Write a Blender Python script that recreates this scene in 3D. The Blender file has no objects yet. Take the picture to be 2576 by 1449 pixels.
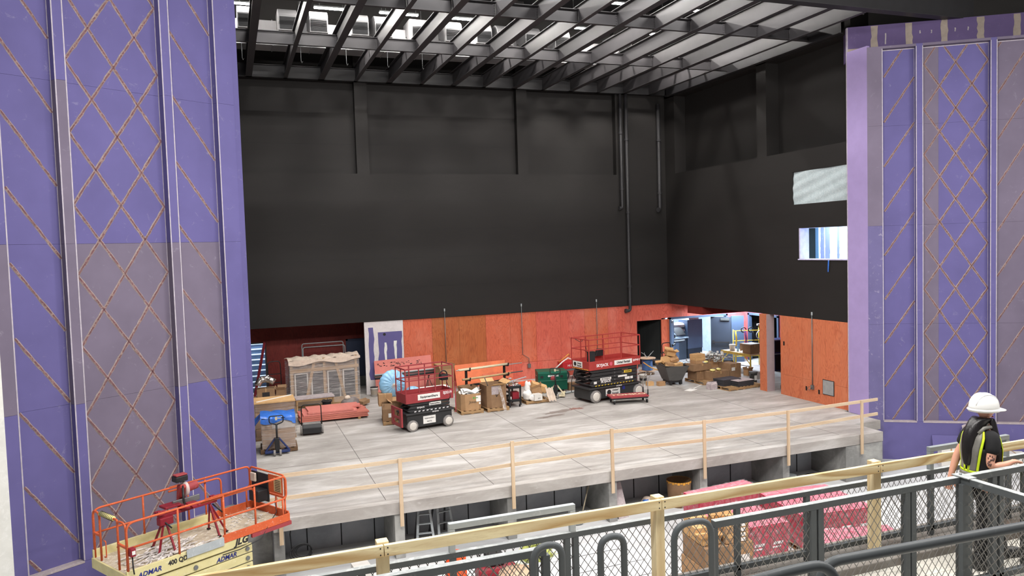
import bpy, math, random
from mathutils import Vector as V, Matrix
random.seed(7)
S = bpy.context.scene
COL = S.collection
R = math.radians

# ---------------------------------------------------------------- materials
def lin(c):
    def f(u):
        u /= 255.0
        return u / 12.92 if u <= .04045 else ((u + .055) / 1.055) ** 2.4
    return (f(c[0]), f(c[1]), f(c[2]), 1.0)

def new_mat(name):
    m = bpy.data.materials.new(name)
    m.use_nodes = True
    nt = m.node_tree
    return m, nt, nt.nodes['Principled BSDF']

def mixrgb(nt, a, b, fac, mode='MIX'):
    n = nt.nodes.new('ShaderNodeMix'); n.data_type = 'RGBA'; n.blend_type = mode
    for sock, val in ((0, fac), (6, a), (7, b)):
        if hasattr(val, 'is_linked') or hasattr(val, 'links'):
            nt.links.new(val, n.inputs[sock])
        else:
            n.inputs[sock].default_value = val
    return n.outputs[2]

def coords(nt, scale=(1, 1, 1), rot=(0, 0, 0)):
    tc = nt.nodes.new('ShaderNodeTexCoord'); mp = nt.nodes.new('ShaderNodeMapping')
    mp.inputs['Scale'].default_value = scale; mp.inputs['Rotation'].default_value = rot
    nt.links.new(tc.outputs['Object'], mp.inputs['Vector'])
    return mp.outputs['Vector']

def noise(nt, vec, scale, detail=4, rough=.6, dist=0):
    n = nt.nodes.new('ShaderNodeTexNoise')
    n.inputs['Scale'].default_value = scale; n.inputs['Detail'].default_value = detail
    n.inputs['Roughness'].default_value = rough; n.inputs['Distortion'].default_value = dist
    nt.links.new(vec, n.inputs['Vector'])
    return n.outputs['Fac']

def ramp(nt, fac, stops):
    n = nt.nodes.new('ShaderNodeValToRGB')
    el = n.color_ramp.elements
    while len(el) < len(stops): el.new(.5)
    for e, (p, c) in zip(el, stops):
        e.position = p; e.color = c if len(c) == 4 else (*c, 1)
    nt.links.new(fac, n.inputs['Fac'])
    return n.outputs['Color']

def bump(nt, bs, h, strength=.3, dist=.02):
    b = nt.nodes.new('ShaderNodeBump')
    b.inputs['Strength'].default_value = strength; b.inputs['Distance'].default_value = dist
    nt.links.new(h, b.inputs['Height']); nt.links.new(b.outputs['Normal'], bs.inputs['Normal'])

def pm(name, col, rough=.6, metal=0.0, var=.12, scale=6, bmp=0, spec=.4, stretch=(1, 1, 1)):
    m, nt, bs = new_mat(name)
    c = lin(col)
    bs.inputs['Roughness'].default_value = rough; bs.inputs['Metallic'].default_value = metal
    bs.inputs['Specular IOR Level'].default_value = spec
    f = noise(nt, coords(nt, stretch), scale)
    lo = tuple(max(0, x * (1 - var)) for x in c[:3]) + (1,)
    hi = tuple(min(1, x * (1 + var)) for x in c[:3]) + (1,)
    o = ramp(nt, f, [(.3, lo), (.7, hi)])
    nt.links.new(o, bs.inputs['Base Color'])
    if bmp: bump(nt, bs, f, bmp)
    return m

def emit(name, col, strength):
    m, nt, bs = new_mat(name)
    bs.inputs['Base Color'].default_value = lin(col)
    bs.inputs['Emission Color'].default_value = lin(col)
    bs.inputs['Emission Strength'].default_value = strength
    f = noise(nt, coords(nt), 3)
    return m

def scuffed(name, col, scuff, amt=.5, scale=2.2, rough=.75, thresh=.62, stretch=(1, 1, 1), base_var=.08, bmp=.05):
    """painted board with pale scuffs and smears"""
    m, nt, bs = new_mat(name)
    c = lin(col); bs.inputs['Roughness'].default_value = rough
    bs.inputs['Specular IOR Level'].default_value = .25
    v = coords(nt, stretch)
    a = noise(nt, v, scale * .6, 3)
    base = ramp(nt, a, [(.3, tuple(x * (1 - base_var) for x in c[:3])), (.7, tuple(x * (1 + base_var) for x in c[:3]))])
    b = noise(nt, v, scale * 3, 7, .72, .6)
    msk = ramp(nt, b, [(thresh, (0, 0, 0)), (min(.99, thresh + .14), (amt, amt, amt))])
    o = mixrgb(nt, base, lin(scuff), msk)
    nt.links.new(o, bs.inputs['Base Color'])
    if bmp: bump(nt, bs, b, bmp)
    return m

def wood(name, col, dark, scale=1.0, axis='X', rough=.7, contrast=.6, ring=9):
    m, nt, bs = new_mat(name)
    bs.inputs['Roughness'].default_value = rough; bs.inputs['Specular IOR Level'].default_value = .25
    st = {'X': (.16, 1.6, 1.6), 'Y': (1.6, .16, 1.6), 'Z': (1.6, 1.6, .16)}[axis]
    v = coords(nt, tuple(s * scale for s in st))
    n0 = noise(nt, v, 1.3, 2, .5, .4)
    w = nt.nodes.new('ShaderNodeMath'); w.operation = 'MULTIPLY'; w.inputs[1].default_value = ring
    nt.links.new(n0, w.inputs[0])
    fr = nt.nodes.new('ShaderNodeMath'); fr.operation = 'FRACT'; nt.links.new(w.outputs[0], fr.inputs[0])
    g = noise(nt, coords(nt, tuple(s * 9 * scale for s in st)), 4, 6)
    a = ramp(nt, fr.outputs[0], [(0, (0, 0, 0)), (.7, (contrast, ) * 3), (1, (contrast * .2,) * 3)])
    o = mixrgb(nt, lin(col), lin(dark), a)
    o2 = mixrgb(nt, o, lin(dark), ramp(nt, g, [(.5, (0, 0, 0)), (.8, (.45, .45, .45))]))
    nt.links.new(o2, bs.inputs['Base Color'])
    bump(nt, bs, g, .05)
    return m

def plywood(name, col, dark, pale, axis='Y'):
    """stained plywood sheets with flame grain, blotches and a little fade"""
    m, nt, bs = new_mat(name)
    bs.inputs['Roughness'].default_value = .6; bs.inputs['Specular IOR Level'].default_value = .3
    v = coords(nt, (1.5, 1.5, .32))
    n0 = noise(nt, v, 1.5, 3, .55, .8)
    w = nt.nodes.new('ShaderNodeMath'); w.operation = 'MULTIPLY'; w.inputs[1].default_value = 16
    nt.links.new(n0, w.inputs[0])
    fr = nt.nodes.new('ShaderNodeMath'); fr.operation = 'FRACT'; nt.links.new(w.outputs[0], fr.inputs[0])
    a = ramp(nt, fr.outputs[0], [(0, (.45, .45, .45)), (.25, (0, 0, 0)), (.75, (.1, .1, .1)), (1, (.5, .5, .5))])
    o = mixrgb(nt, lin(col), lin(dark), a)
    bl = noise(nt, coords(nt, (1, 1, .6)), .9, 5, .65)
    o2 = mixrgb(nt, o, lin(pale), ramp(nt, bl, [(.48, (0, 0, 0)), (.7, (.55, .55, .55))]))
    fine = noise(nt, coords(nt, (14, 14, 1.2)), 3, 5)
    o3 = mixrgb(nt, o2, lin(dark), ramp(nt, fine, [(.55, (0, 0, 0)), (.8, (.3, .3, .3))]))
    nt.links.new(o3, bs.inputs['Base Color'])
    return m

def wrap_film(name, tint=(235, 228, 225), alpha=.35, streak=(1, 1, 14), strength=.75):
    """clear stretch film: mostly see-through with white glossy streaks"""
    m, nt, bs = new_mat(name)
    bs.inputs['Base Color'].default_value = lin(tint)
    bs.inputs['Roughness'].default_value = .25; bs.inputs['Specular IOR Level'].default_value = .6
    f = noise(nt, coords(nt, streak), 1.6, 6, .7, .8)
    al = ramp(nt, f, [(.42, (alpha * .35,) * 3), (.6, (alpha,) * 3), (.72, (strength,) * 3)])
    nt.links.new(al, bs.inputs['Alpha'])
    bump(nt, bs, f, .6)
    return m

def concrete(name, lo, mid, hi, scale=1.0, rough=.75, scratch=.5, stretch=(1, 1, 1)):
    m, nt, bs = new_mat(name)
    bs.inputs['Roughness'].default_value = rough; bs.inputs['Specular IOR Level'].default_value = .3
    v = coords(nt, stretch)
    a = noise(nt, v, .55 * scale, 6, .62, .5)
    base = ramp(nt, a, [(.33, lin(lo)), (.5, lin(mid)), (.68, lin(hi))])
    b = noise(nt, coords(nt, tuple(x * y for x, y in zip(stretch, (1, 3.2, 3)))), 1.7 * scale, 8, .75, 1.2)
    o = mixrgb(nt, base, lin(hi), ramp(nt, b, [(.56, (0, 0, 0)), (.68, (scratch,) * 3)]))
    c = noise(nt, v, 9 * scale, 5, .7)
    o2 = mixrgb(nt, o, lin(lo), ramp(nt, c, [(.58, (0, 0, 0)), (.75, (.4, .4, .4))]))
    nt.links.new(o2, bs.inputs['Base Color'])
    bump(nt, bs, c, .06)
    return m

# ---------------------------------------------------------------- mesh builder
class B:
    def __init__(s, M=None):
        s.v = []; s.f = []; s.m = []; s.sm = []; s.M = M
    def add(s, vs, fs, m=0, smooth=False):
        o = len(s.v)
        for p in vs:
            p = V(p)
            s.v.append(s.M @ p if s.M else p)
        for f in fs:
            s.f.append([i + o for i in f]); s.m.append(m); s.sm.append(smooth)
        return s
    def box(s, x0, x1, y0, y1, z0, z1, m=0):
        vs = [(x, y, z) for z in (z0, z1) for y in (y0, y1) for x in (x0, x1)]
        return s.add(vs, [(0, 2, 3, 1), (4, 5, 7, 6), (0, 1, 5, 4), (2, 6, 7, 3), (0, 4, 6, 2), (1, 3, 7, 5)], m)
    def cbox(s, c, d, m=0, rz=0, rot=None):
        M = rot if rot is not None else Matrix.Rotation(rz, 3, 'Z')
        vs = [V(c) + M @ V((x * d[0] / 2, y * d[1] / 2, z * d[2] / 2)) for z in (-1, 1) for y in (-1, 1) for x in (-1, 1)]
        return s.add(vs, [(0, 2, 3, 1), (4, 5, 7, 6), (0, 1, 5, 4), (2, 6, 7, 3), (0, 4, 6, 2), (1, 3, 7, 5)], m)
    def bar(s, p0, p1, w, h, m=0, up=(0, 0, 1)):
        """rectangular bar from p0 to p1; w across, h along `up`"""
        p0 = V(p0); p1 = V(p1); d = (p1 - p0).normalized(); u = V(up)
        a = d.cross(u)
        if a.length < 1e-4: a = d.cross(V((0, 1, 0)))
        a.normalize(); b = a.cross(d).normalized()
        vs = []
        for p in (p0, p1):
            for i, j in ((-1, -1), (1, -1), (1, 1), (-1, 1)):
                vs.append(p + a * i * w / 2 + b * j * h / 2)
        return s.add(vs, [(0, 3, 2, 1), (4, 5, 6, 7), (0, 1, 5, 4), (1, 2, 6, 5), (2, 3, 7, 6), (3, 0, 4, 7)], m)
    def tube(s, pts, r, n=8, m=0, closed=False, r2=None):
        pts = [V(p) for p in pts]; k = len(pts); vs = []; fs = []
        prev = None
        for i, p in enumerate(pts):
            if closed: d = pts[(i + 1) % k] - pts[i - 1]
            else: d = (pts[min(i + 1, k - 1)] - pts[max(i - 1, 0)])
            d.normalize()
            if prev is None:
                a = d.cross(V((0, 0, 1)))
                if a.length < .05: a = d.cross(V((0, 1, 0)))
            else:
                a = prev - d * prev.dot(d)
            a.normalize(); prev = a; b = d.cross(a)
            rr = r if r2 is None else r + (r2 - r) * i / (k - 1)
            for j in range(n):
                t = 2 * math.pi * j / n
                vs.append(p + (a * math.cos(t) + b * math.sin(t)) * rr)
        for i in range(k if closed else k - 1):
            for j in range(n):
                q = (i + 1) % k
                fs.append((i * n + j, i * n + (j + 1) % n, q * n + (j + 1) % n, q * n + j))
        if not closed:
            fs.append(tuple(range(n - 1, -1, -1))); fs.append(tuple((k - 1) * n + j for j in range(n)))
        return s.add(vs, fs, m, n > 5)
    def cyl(s, p0, p1, r, n=16, m=0, r1=None, smooth=True):
        return s.lathe([(0, 0), (r, 0), (r if r1 is None else r1, (V(p1) - V(p0)).length), (0, (V(p1) - V(p0)).length)], n, p0, V(p1) - V(p0), m, False)
    def lathe(s, prof, n=20, c=(0, 0, 0), ax=(0, 0, 1), m=0, smooth=True):
        ax = V(ax).normalized(); a = ax.cross(V((0, 1, 0)))
        if a.length < .05: a = ax.cross(V((1, 0, 0)))
        a.normalize(); b = ax.cross(a); c = V(c)
        vs = []; fs = []; k = len(prof)
        for r, h in prof:
            for j in range(n):
                t = 2 * math.pi * j / n
                vs.append(c + ax * h + (a * math.cos(t) + b * math.sin(t)) * max(r, 1e-4))
        for i in range(k - 1):
            for j in range(n):
                fs.append((i * n + j, i * n + (j + 1) % n, (i + 1) * n + (j + 1) % n, (i + 1) * n + j))
        return s.add(vs, fs, m, smooth)
    def prism(s, poly, d, m=0):
        """poly: list of 3-D points of one planar face, d: extrusion vector"""
        n = len(poly); vs = [V(p) for p in poly] + [V(p) + V(d) for p in poly]
        fs = [tuple(range(n - 1, -1, -1)), tuple(range(n, 2 * n))] + [(i, (i + 1) % n, n + (i + 1) % n, n + i) for i in range(n)]
        return s.add(vs, fs, m)
    def quad(s, a, b, c, d, m=0):
        return s.add([a, b, c, d], [(0, 1, 2, 3)], m)
    def sheet(s, fn, nu, nv, m=0, smooth=True):
        vs = [fn(i / nu, j / nv) for j in range(nv + 1) for i in range(nu + 1)]
        fs = [(j * (nu + 1) + i, j * (nu + 1) + i + 1, (j + 1) * (nu + 1) + i + 1, (j + 1) * (nu + 1) + i) for j in range(nv) for i in range(nu)]
        return s.add(vs, fs, m, smooth)
    def blob(s, c, rad, m=0, n=14, k=9, jit=.12, seed=1, smooth=True):
        rnd = random.Random(seed); vs = []; fs = []
        for i in range(k + 1):
            ph = math.pi * i / k
            for j in range(n):
                t = 2 * math.pi * j / n
                q = 1 + rnd.uniform(-jit, jit)
                if i in (0, k): q = 1
                vs.append((c[0] + rad[0] * q * math.sin(ph) * math.cos(t), c[1] + rad[1] * q * math.sin(ph) * math.sin(t), c[2] - rad[2] * q * math.cos(ph)))
        for i in range(k):
            for j in range(n):
                fs.append((i * n + j, i * n + (j + 1) % n, (i + 1) * n + (j + 1) % n, (i + 1) * n + j))
        return s.add(vs, fs, m, smooth)
    def build(s, name, mats, parent=None, bev=0, sub=0, label=None, solid=0):
        me = bpy.data.meshes.new(name)
        me.from_pydata([tuple(p) for p in s.v], [], s.f)
        if not isinstance(mats, (list, tuple)): mats = [mats]
        for m in mats: me.materials.append(m)
        me.polygons.foreach_set('material_index', s.m)
        me.polygons.foreach_set('use_smooth', s.sm)
        me.update()
        o = bpy.data.objects.new(name, me); COL.objects.link(o)
        if parent: o.parent = parent
        if solid:
            q = o.modifiers.new('solid', 'SOLIDIFY'); q.thickness = solid; q.offset = 0
        if bev:
            q = o.modifiers.new('bevel', 'BEVEL'); q.width = bev; q.segments = 2; q.limit_method = 'ANGLE'; q.angle_limit = R(40)
        if sub:
            q = o.modifiers.new('sub', 'SUBSURF'); q.levels = sub; q.render_levels = sub
        if label: o['label'] = label
        return o

def tag(o, label, cat, group=None):
    o['label'] = label; o['category'] = cat
    if group: o['group'] = group
    return o

def thing(name, label, cat, loc=(0, 0, 0), rz=0, group=None):
    o = bpy.data.objects.new(name, None); COL.objects.link(o)
    o.empty_display_size = .1
    o.location = loc; o.rotation_euler = (0, 0, rz)
    return tag(o, label, cat, group)

def struct(o, label, group=None):
    o['kind'] = 'structure'; o['label'] = label
    if group: o['group'] = group
    return o

def kids(o): return [c for c in bpy.data.objects if c.parent == o]

def dup(root, loc, rz=None, label=None, group=None, parent=None):
    """a thing, its parts and their sub-parts"""
    r = root.copy(); COL.objects.link(r)
    if parent is not None: r.parent = parent
    if loc is not None: r.location = loc
    if rz is not None: r.rotation_euler = (0, 0, rz)
    if label: r['label'] = label
    if group: r['group'] = group
    for ch in kids(root):
        c = ch.copy(); COL.objects.link(c); c.parent = r
        for g in kids(ch):
            d = g.copy(); COL.objects.link(d); d.parent = c
    return r

def text(txt, size, mat, parent, loc, xdir, zdir, name='lettering', ext=.002, shear=0, bold=0, space=1.0, align='CENTER', sx=1.0):
    """flat lettering; xdir = reading direction, zdir = up on the surface"""
    cu = bpy.data.curves.new('t', 'FONT'); cu.body = txt; cu.size = size; cu.extrude = ext
    cu.shear = shear; cu.offset = bold; cu.space_character = space; cu.align_x = align; cu.align_y = 'CENTER'
    cu.resolution_u = 3
    t = bpy.data.objects.new('t', cu); COL.objects.link(t)
    dg = bpy.context.evaluated_depsgraph_get()
    me = bpy.data.meshes.new_from_object(t.evaluated_get(dg))
    bpy.data.objects.remove(t); bpy.data.curves.remove(cu)
    x = V(xdir).normalized(); z = V(zdir).normalized(); y = x.cross(z)
    M = Matrix((x * sx, z, -y)).transposed().to_4x4(); M.translation = V(loc)
    me.transform(M)
    me.materials.clear(); me.materials.append(mat)
    for p in me.polygons: p.material_index = 0
    me.name = name
    o = bpy.data.objects.new(name, me); COL.objects.link(o); o.parent = parent
    return o

def arc(c, r, a0, a1, n, ux, uy):
    c = V(c); ux = V(ux); uy = V(uy)
    return [c + ux * r * math.cos(R(a0 + (a1 - a0) * i / n)) + uy * r * math.sin(R(a0 + (a1 - a0) * i / n)) for i in range(n + 1)]

def round_path(pts, r, n=5):
    """polyline with rounded corners"""
    pts = [V(p) for p in pts]; out = [pts[0]]
    for i in range(1, len(pts) - 1):
        a = (pts[i - 1] - pts[i]); b = (pts[i + 1] - pts[i])
        q = min(r, a.length * .49, b.length * .49)
        p0 = pts[i] + a.normalized() * q; p1 = pts[i] + b.normalized() * q
        for k in range(n + 1):
            t = k / n
            out.append(p0 * (1 - t) ** 2 + pts[i] * 2 * t * (1 - t) + p1 * t * t)
    out.append(pts[-1])
    return out
# ---------------------------------------------------------------- palette
PURPLE = scuffed('purple_drywall', (99, 93, 143), (168, 162, 182), .4, 1.6, .8, .61)
GREYPUR = scuffed('grey_purple_drywall', (113, 104, 122), (170, 164, 176), .4, 1.8, .8, .61)
PURPLED = scuffed('purple_drywall_dusty', (103, 97, 138), (186, 180, 196), .6, 2.2, .8, .58)
MUD = scuffed('joint_compound', (172, 160, 162), (206, 196, 194), .6, 4, .9, .5)
MUDTAN = scuffed('tan_joint_compound', (146, 130, 126), (180, 168, 162), .7, 7, .9, .5, base_var=.2)
MUDRED = scuffed('reddish_filler', (112, 78, 82), (168, 146, 138), .8, 6, .9, .5, base_var=.2)
MUDWHITE = scuffed('white_compound', (224, 224, 218), (238, 238, 234), .6, 3, .9, .5)
BEAD = pm('corner_bead_white', (178, 170, 180), .6, 0, .15, 9)
BLACKW = scuffed('black_painted_board', (37, 35, 34), (66, 64, 61), .5, 1.2, .7, .66, stretch=(.5, .5, 1.4), bmp=.08)
BLACKST = pm('dark_grey_painted_steel', (60, 58, 60), .5, 0, .08, 2)
BLACKST2 = pm('black_painted_steel', (48, 47, 49), .5, 0, .1, 2)
PLYO = [plywood('orange_plywood_a', (204, 104, 74), (148, 60, 42), (212, 132, 108)),
        plywood('orange_plywood_b', (180, 100, 58), (124, 58, 32), (192, 122, 80)),
        plywood('orange_plywood_c', (206, 100, 82), (154, 58, 50), (218, 138, 122))]
PLYR = plywood('shaded_red_plywood', (120, 42, 36), (72, 22, 22), (134, 58, 48))  # red plywood with the shade under the overhang put into its colour
PLYT = plywood('tan_orange_plywood', (204, 118, 82), (152, 68, 48), (204, 134, 102))
PLYPINK = plywood('rose_plywood', (190, 92, 92), (140, 56, 60), (208, 124, 122))
STAGEC = concrete('stage_concrete', (146, 141, 136), (165, 160, 155), (192, 189, 186), 1.8, .7, .8, (.45, 1.3, 1))
CONC = concrete('formed_concrete', (118, 118, 116), (138, 138, 136), (172, 172, 168), 1.8, .85, .5)
CONCD = concrete('dark_block_panels', (146, 150, 156), (164, 168, 174), (180, 183, 188), 1.2, .85, .2)
HOUSEF = concrete('dusty_white_floor', (172, 173, 174), (196, 197, 198), (214, 214, 213), .9, .8, .7, (.5, 1.6, 1))
TREAD = concrete('worn_step_concrete', (150, 148, 140), (196, 192, 182), (220, 216, 208), 2.0, .85, .6, (.4, 1.5, 1))
CURB = concrete('stained_curb', (96, 84, 76), (118, 112, 106), (134, 130, 124), 3.0, .85, .2)
LUMBER = wood('framing_lumber', (208, 188, 162), (160, 130, 98), 1.0, 'X', .75, .35, 6)
LUMBERZ = wood('framing_lumber_post', (208, 186, 158), (160, 128, 94), 1.0, 'Z', .75, .35, 6)
YPINE = wood('fresh_yellow_pine', (238, 224, 182), (176, 138, 84), 1.6, 'X', .65, .85, 8)
YPINEZ = wood('fresh_yellow_pine_post', (234, 218, 178), (176, 140, 88), 1.1, 'Z', .65, .55, 7)
PALLET = wood('pallet_wood', (170, 138, 100), (112, 84, 58), 2.0, 'X', .8, .5, 6)
WHITEW = pm('white_painted_wood', (206, 196, 184), .6, 0, .1, 8)
CARD = pm('cardboard', (168, 132, 96), .85, 0, .1, 5)
CARD2 = pm('dark_cardboard', (140, 110, 82), .85, 0, .12, 5)
CARD3 = pm('light_cardboard', (196, 156, 108), .85, 0, .1, 5)
CARDIN = pm('cardboard_inside', (104, 80, 58), .9, 0, .1, 5)
PAPER = pm('white_paper', (226, 224, 220), .8, 0, .06, 10)
INK = pm('dark_print', (40, 38, 40), .7, 0, .05, 10)
INKW = pm('white_print', (228, 226, 226), .6, 0, .03, 10)
BLUEINK = pm('navy_print', (34, 44, 122), .6, 0, .05, 10)
GREENINK = pm('green_print', (88, 160, 70), .7, 0, .05, 10)
RAILGREY = scuffed('dusty_charcoal_steel', (82, 86, 88), (150, 152, 152), .35, 4, .45, .6)
RAILTOP = scuffed('top_lit_steel', (150, 154, 154), (214, 216, 214), .6, 3, .6, .5)  # paler steel for rail tops, overhead light put into the colour
WIRE = pm('steel_wire', (124, 122, 118), .4, .4, .15, 20)
GALV = scuffed('galvanised_steel', (166, 172, 174), (206, 208, 208), .5, 6, .5, .55)
STEELG = pm('grey_steel', (120, 122, 122), .4, .6, .1, 6)
CHROME = pm('bright_metal', (196, 196, 194), .25, .9, .08, 8)
BLACKP = pm('black_plastic', (32, 32, 34), .5, 0, .1, 8)
BLACKR = pm('black_rubber', (36, 36, 37), .85, 0, .1, 8)
GREYTYRE = scuffed('grey_tyre', (128, 124, 122), (176, 170, 164), .5, 8, .85, .5)
HUBWHITE = pm('pale_wheel_hub', (204, 198, 190), .6, 0, .08, 8)
SKYRED = scuffed('dusty_red_steel', (148, 58, 62), (186, 120, 116), .4, 5, .5, .6)
SKYRED2 = scuffed('bright_red_steel', (162, 60, 56), (190, 110, 104), .35, 5, .45, .62)
SKYGREY = scuffed('charcoal_steel', (52, 52, 53), (104, 102, 100), .3, 5, .5, .62)
SKYPINK = scuffed('dusty_pink_red_steel', (150, 62, 66), (196, 150, 148), .4, 5, .55, .6)
YELLOW = pm('safety_yellow', (222, 190, 60), .5, 0, .08, 8)
ORANGE = scuffed('dusty_orange_steel', (200, 92, 52), (214, 190, 172), .75, 9, .5, .58)
CREAM = scuffed('cream_steel', (208, 198, 146), (226, 222, 196), .6, 5, .55, .55)
CREAMT = scuffed('dusty_deck', (182, 168, 146), (228, 222, 208), .7, 4, .85, .5)
MAROONT = scuffed('maroon_tool_red', (134, 34, 46), (190, 140, 140), .4, 8, .45, .62)
GREENBOX = scuffed('deep_green_steel', (18, 82, 64), (90, 130, 116), .3, 4, .45, .64)
NAVY = pm('navy_steel', (32, 48, 96), .45, 0, .15, 8)
JACKCREAM = scuffed('cream_jack_steel', (206, 194, 164), (228, 222, 206), .5, 6, .5, .55)
BLUEFILM = pm('blue_plastic_film', (62, 116, 206), .25, 0, .18, 5, .35, .6)
PALEBLUE = pm('pale_blue_film', (138, 186, 220), .25, 0, .16, 7, .4, .6)
FILM = wrap_film('stretch_film', alpha=.34, strength=.7, streak=(.7, .7, 18))
FILMTOP = pm('crumpled_white_film', (206, 188, 172), .4, 0, .15, 7, .5)
FILMGREY = wrap_film('grey_stretch_film', (190, 180, 180), .3, (1, 1, 8), .6)
FOIL = pm('silver_foil', (206, 200, 196), .22, .95, .25, 9, .7)
PINKBOARD = scuffed('salmon_board', (204, 122, 112), (216, 150, 138), .5, 3, .75, .55)
REDLUM = wood('red_sheet_lumber', (196, 118, 104), (150, 78, 66), 1.0, 'X', .75, .3, 5)
DOORBLUE = pm('dark_blue_door', (38, 48, 72), .45, 0, .06, 2)
DOORGREY = pm('slate_door', (70, 84, 106), .45, 0, .06, 2)
DOORGREY2 = pm('charcoal_door', (58, 64, 76), .5, 0, .06, 2)
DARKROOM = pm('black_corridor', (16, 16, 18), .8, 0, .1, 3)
DESKDARK = pm('dark_console', (48, 58, 70), .45, 0, .1, 3)
BINGREY = scuffed('dark_grey_plastic_bin', (88, 87, 86), (122, 120, 116), .3, 6, .55, .62)
BUCKETW = pm('white_bucket', (210, 206, 200), .5, 0, .06, 6)
REDBOX = scuffed('crimson_carton', (176, 34, 62), (214, 110, 126), .35, 5, .6, .6)
PINKTOP = scuffed('pink_carton_top', (206, 92, 112), (232, 170, 178), .5, 3, .55, .55)
FILMRED = wrap_film('film_over_cartons', (238, 222, 226), .22, (5, 5, 5), .8)
SKIN = pm('skin', (214, 158, 134), .5, 0, .06, 9)
HAIRM = pm('black_hair', (22, 18, 20), .35, 0, .3, 30, .3, .5, (1, 1, .12))
BLACKC = pm('black_cloth', (24, 24, 26), .85, 0, .15, 12)
HATM = pm('white_hard_hat', (236, 236, 234), .3, 0, .02, 6)
HIVIS = pm('lime_hi_vis', (206, 232, 40), .6, 0, .06, 12)
REFLECT = pm('grey_reflective_tape', (128, 126, 120), .5, .1, .1, 20)
TATTOO = pm('tattoo_ink', (112, 84, 80), .6, 0, .2, 20)
WOODSPOOL = pm('spool_plywood', (198, 168, 140), .75, 0, .15, 6)
BLUECABLE = pm('blue_cable', (58, 92, 140), .5, 0, .2, 10, stretch=(1, 1, 14))
ORANGECORD = pm('orange_cord', (212, 152, 60), .5, 0, .1, 10)
PALECLOTH = scuffed('pale_sheet', (176, 190, 194), (206, 214, 214), .6, 6, .8, .48, bmp=.4)
# ---------------------------------------------------------------- stage floor and stage front
b = B()
b.box(.65, 18.64, 17.85, 20.6, -.3, 0).box(18.64, 19.74, 19.0, 20.6, -.3, 0).box(-8, 30, 20.6, 40, -.3, 0)
stage = struct(b.build('floor_stage', STAGEC, bev=.012), 'pale dusty concrete stage floor with saw-cut joints')
b = B()
for x in (3.28, 6.05, 8.8, 11.6, 14.4, 17.2): b.box(x - .008, x + .008, 18.15, 31.9, 0, .0015)
for y in (22.2, 27.2): b.box(.4, 19.7, y - .008, y + .008, 0, .0015)
JOINT = pm('saw_cut_joint', (92, 88, 84), .9, 0, .1, 6)
b.build('saw_cut_joint', JOINT, stage)
STAIN = pm('damp_stain', (128, 118, 112), .6, 0, .12, 4); RUST = pm('rust_stain', (132, 96, 88), .8, 0, .15, 6)
b = B()
def puddle(b, c, rx, ry, seed, m=0, z=.002, rot=0):
    rnd = random.Random(seed); n = 22; pts = []
    for i in range(n):
        t = 2 * math.pi * i / n; q = rnd.uniform(.55, 1.1)
        x = rx * q * math.cos(t); y = ry * q * math.sin(t)
        pts.append((c[0] + x * math.cos(rot) - y * math.sin(rot), c[1] + x * math.sin(rot) + y * math.cos(rot), z))
    b.add(pts, [tuple(range(n))], m)
puddle(b, (11.0, 25.2), .75, .22, 3, 0, .002, .25); puddle(b, (10.4, 24.6), .7, .15, 5, 0, .002, .2)
puddle(b, (11.75, 25.35), .36, .2, 8, 1, .003); puddle(b, (12.3, 25.7), .35, .06, 9, 0, .002, .5)
b.build('floor_stain', [STAIN, RUST], stage)

b = B()
fins = (.77, 3.55, 6.43, 9.31, 12.16, 15.0)
for x in fins: b.box(x - .12, x + .12, 17.9, 19.35, -1.4, -.3)
b.box(17.2, 18.64, 17.87, 20.6, -1.4, -.3).box(18.64, 19.7, 19.05, 20.6, -1.4, -.3); b.box(-2.0, .65, 18.6, 20.6, -1.4, 0)
front = struct(b.build('wall_stage_front', CONC, bev=.01), 'grey concrete stage front with upright fins and open bays')
b = B(); b.box(.6, 17.3, 19.35, 19.5, -1.4, -.3)
b.build('back_panel', CONCD, front)
b = B()
x = 1.5
while x < 17.1:
    if min(abs(x - f) for f in fins) > .25: b.box(x - .012, x + .012, 19.335, 19.352, -1.38, -.3)
    x += .84
b.build('panel_joint', pm('dark_joint', (34, 34, 36), .9), front)

# auditorium floor, fascia of the upper aisle, aisle floor and steps
b = B(); b.box(-16, 34, 6.2, 20.6, -1.7, -1.4)
hf = struct(b.build('floor_house', HOUSEF), 'dusty white lower floor in front of the stage')
b = B()
for i, y in enumerate((13.2, 13.9, 14.7, 15.4, 16.2)):           # plastic sheeting laid in overlapping strips
    def fn(u, v, y=y, i=i):
        X = 1.5 + u * (8.0 - i * .2)
        return (X, y + .62 * v + .03 * math.sin(X * 2 + i), -1.396 + .03 * math.sin(v * math.pi) * (1 + .6 * math.sin(X * 3.1 + i * 2)) + .012 * math.sin(v * 19 + X))
    b.sheet(fn, 60, 12)
b.build('floor_sheeting', pm('white_sheeting', (206, 208, 210), .5, 0, .06, 4), hf)
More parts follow.
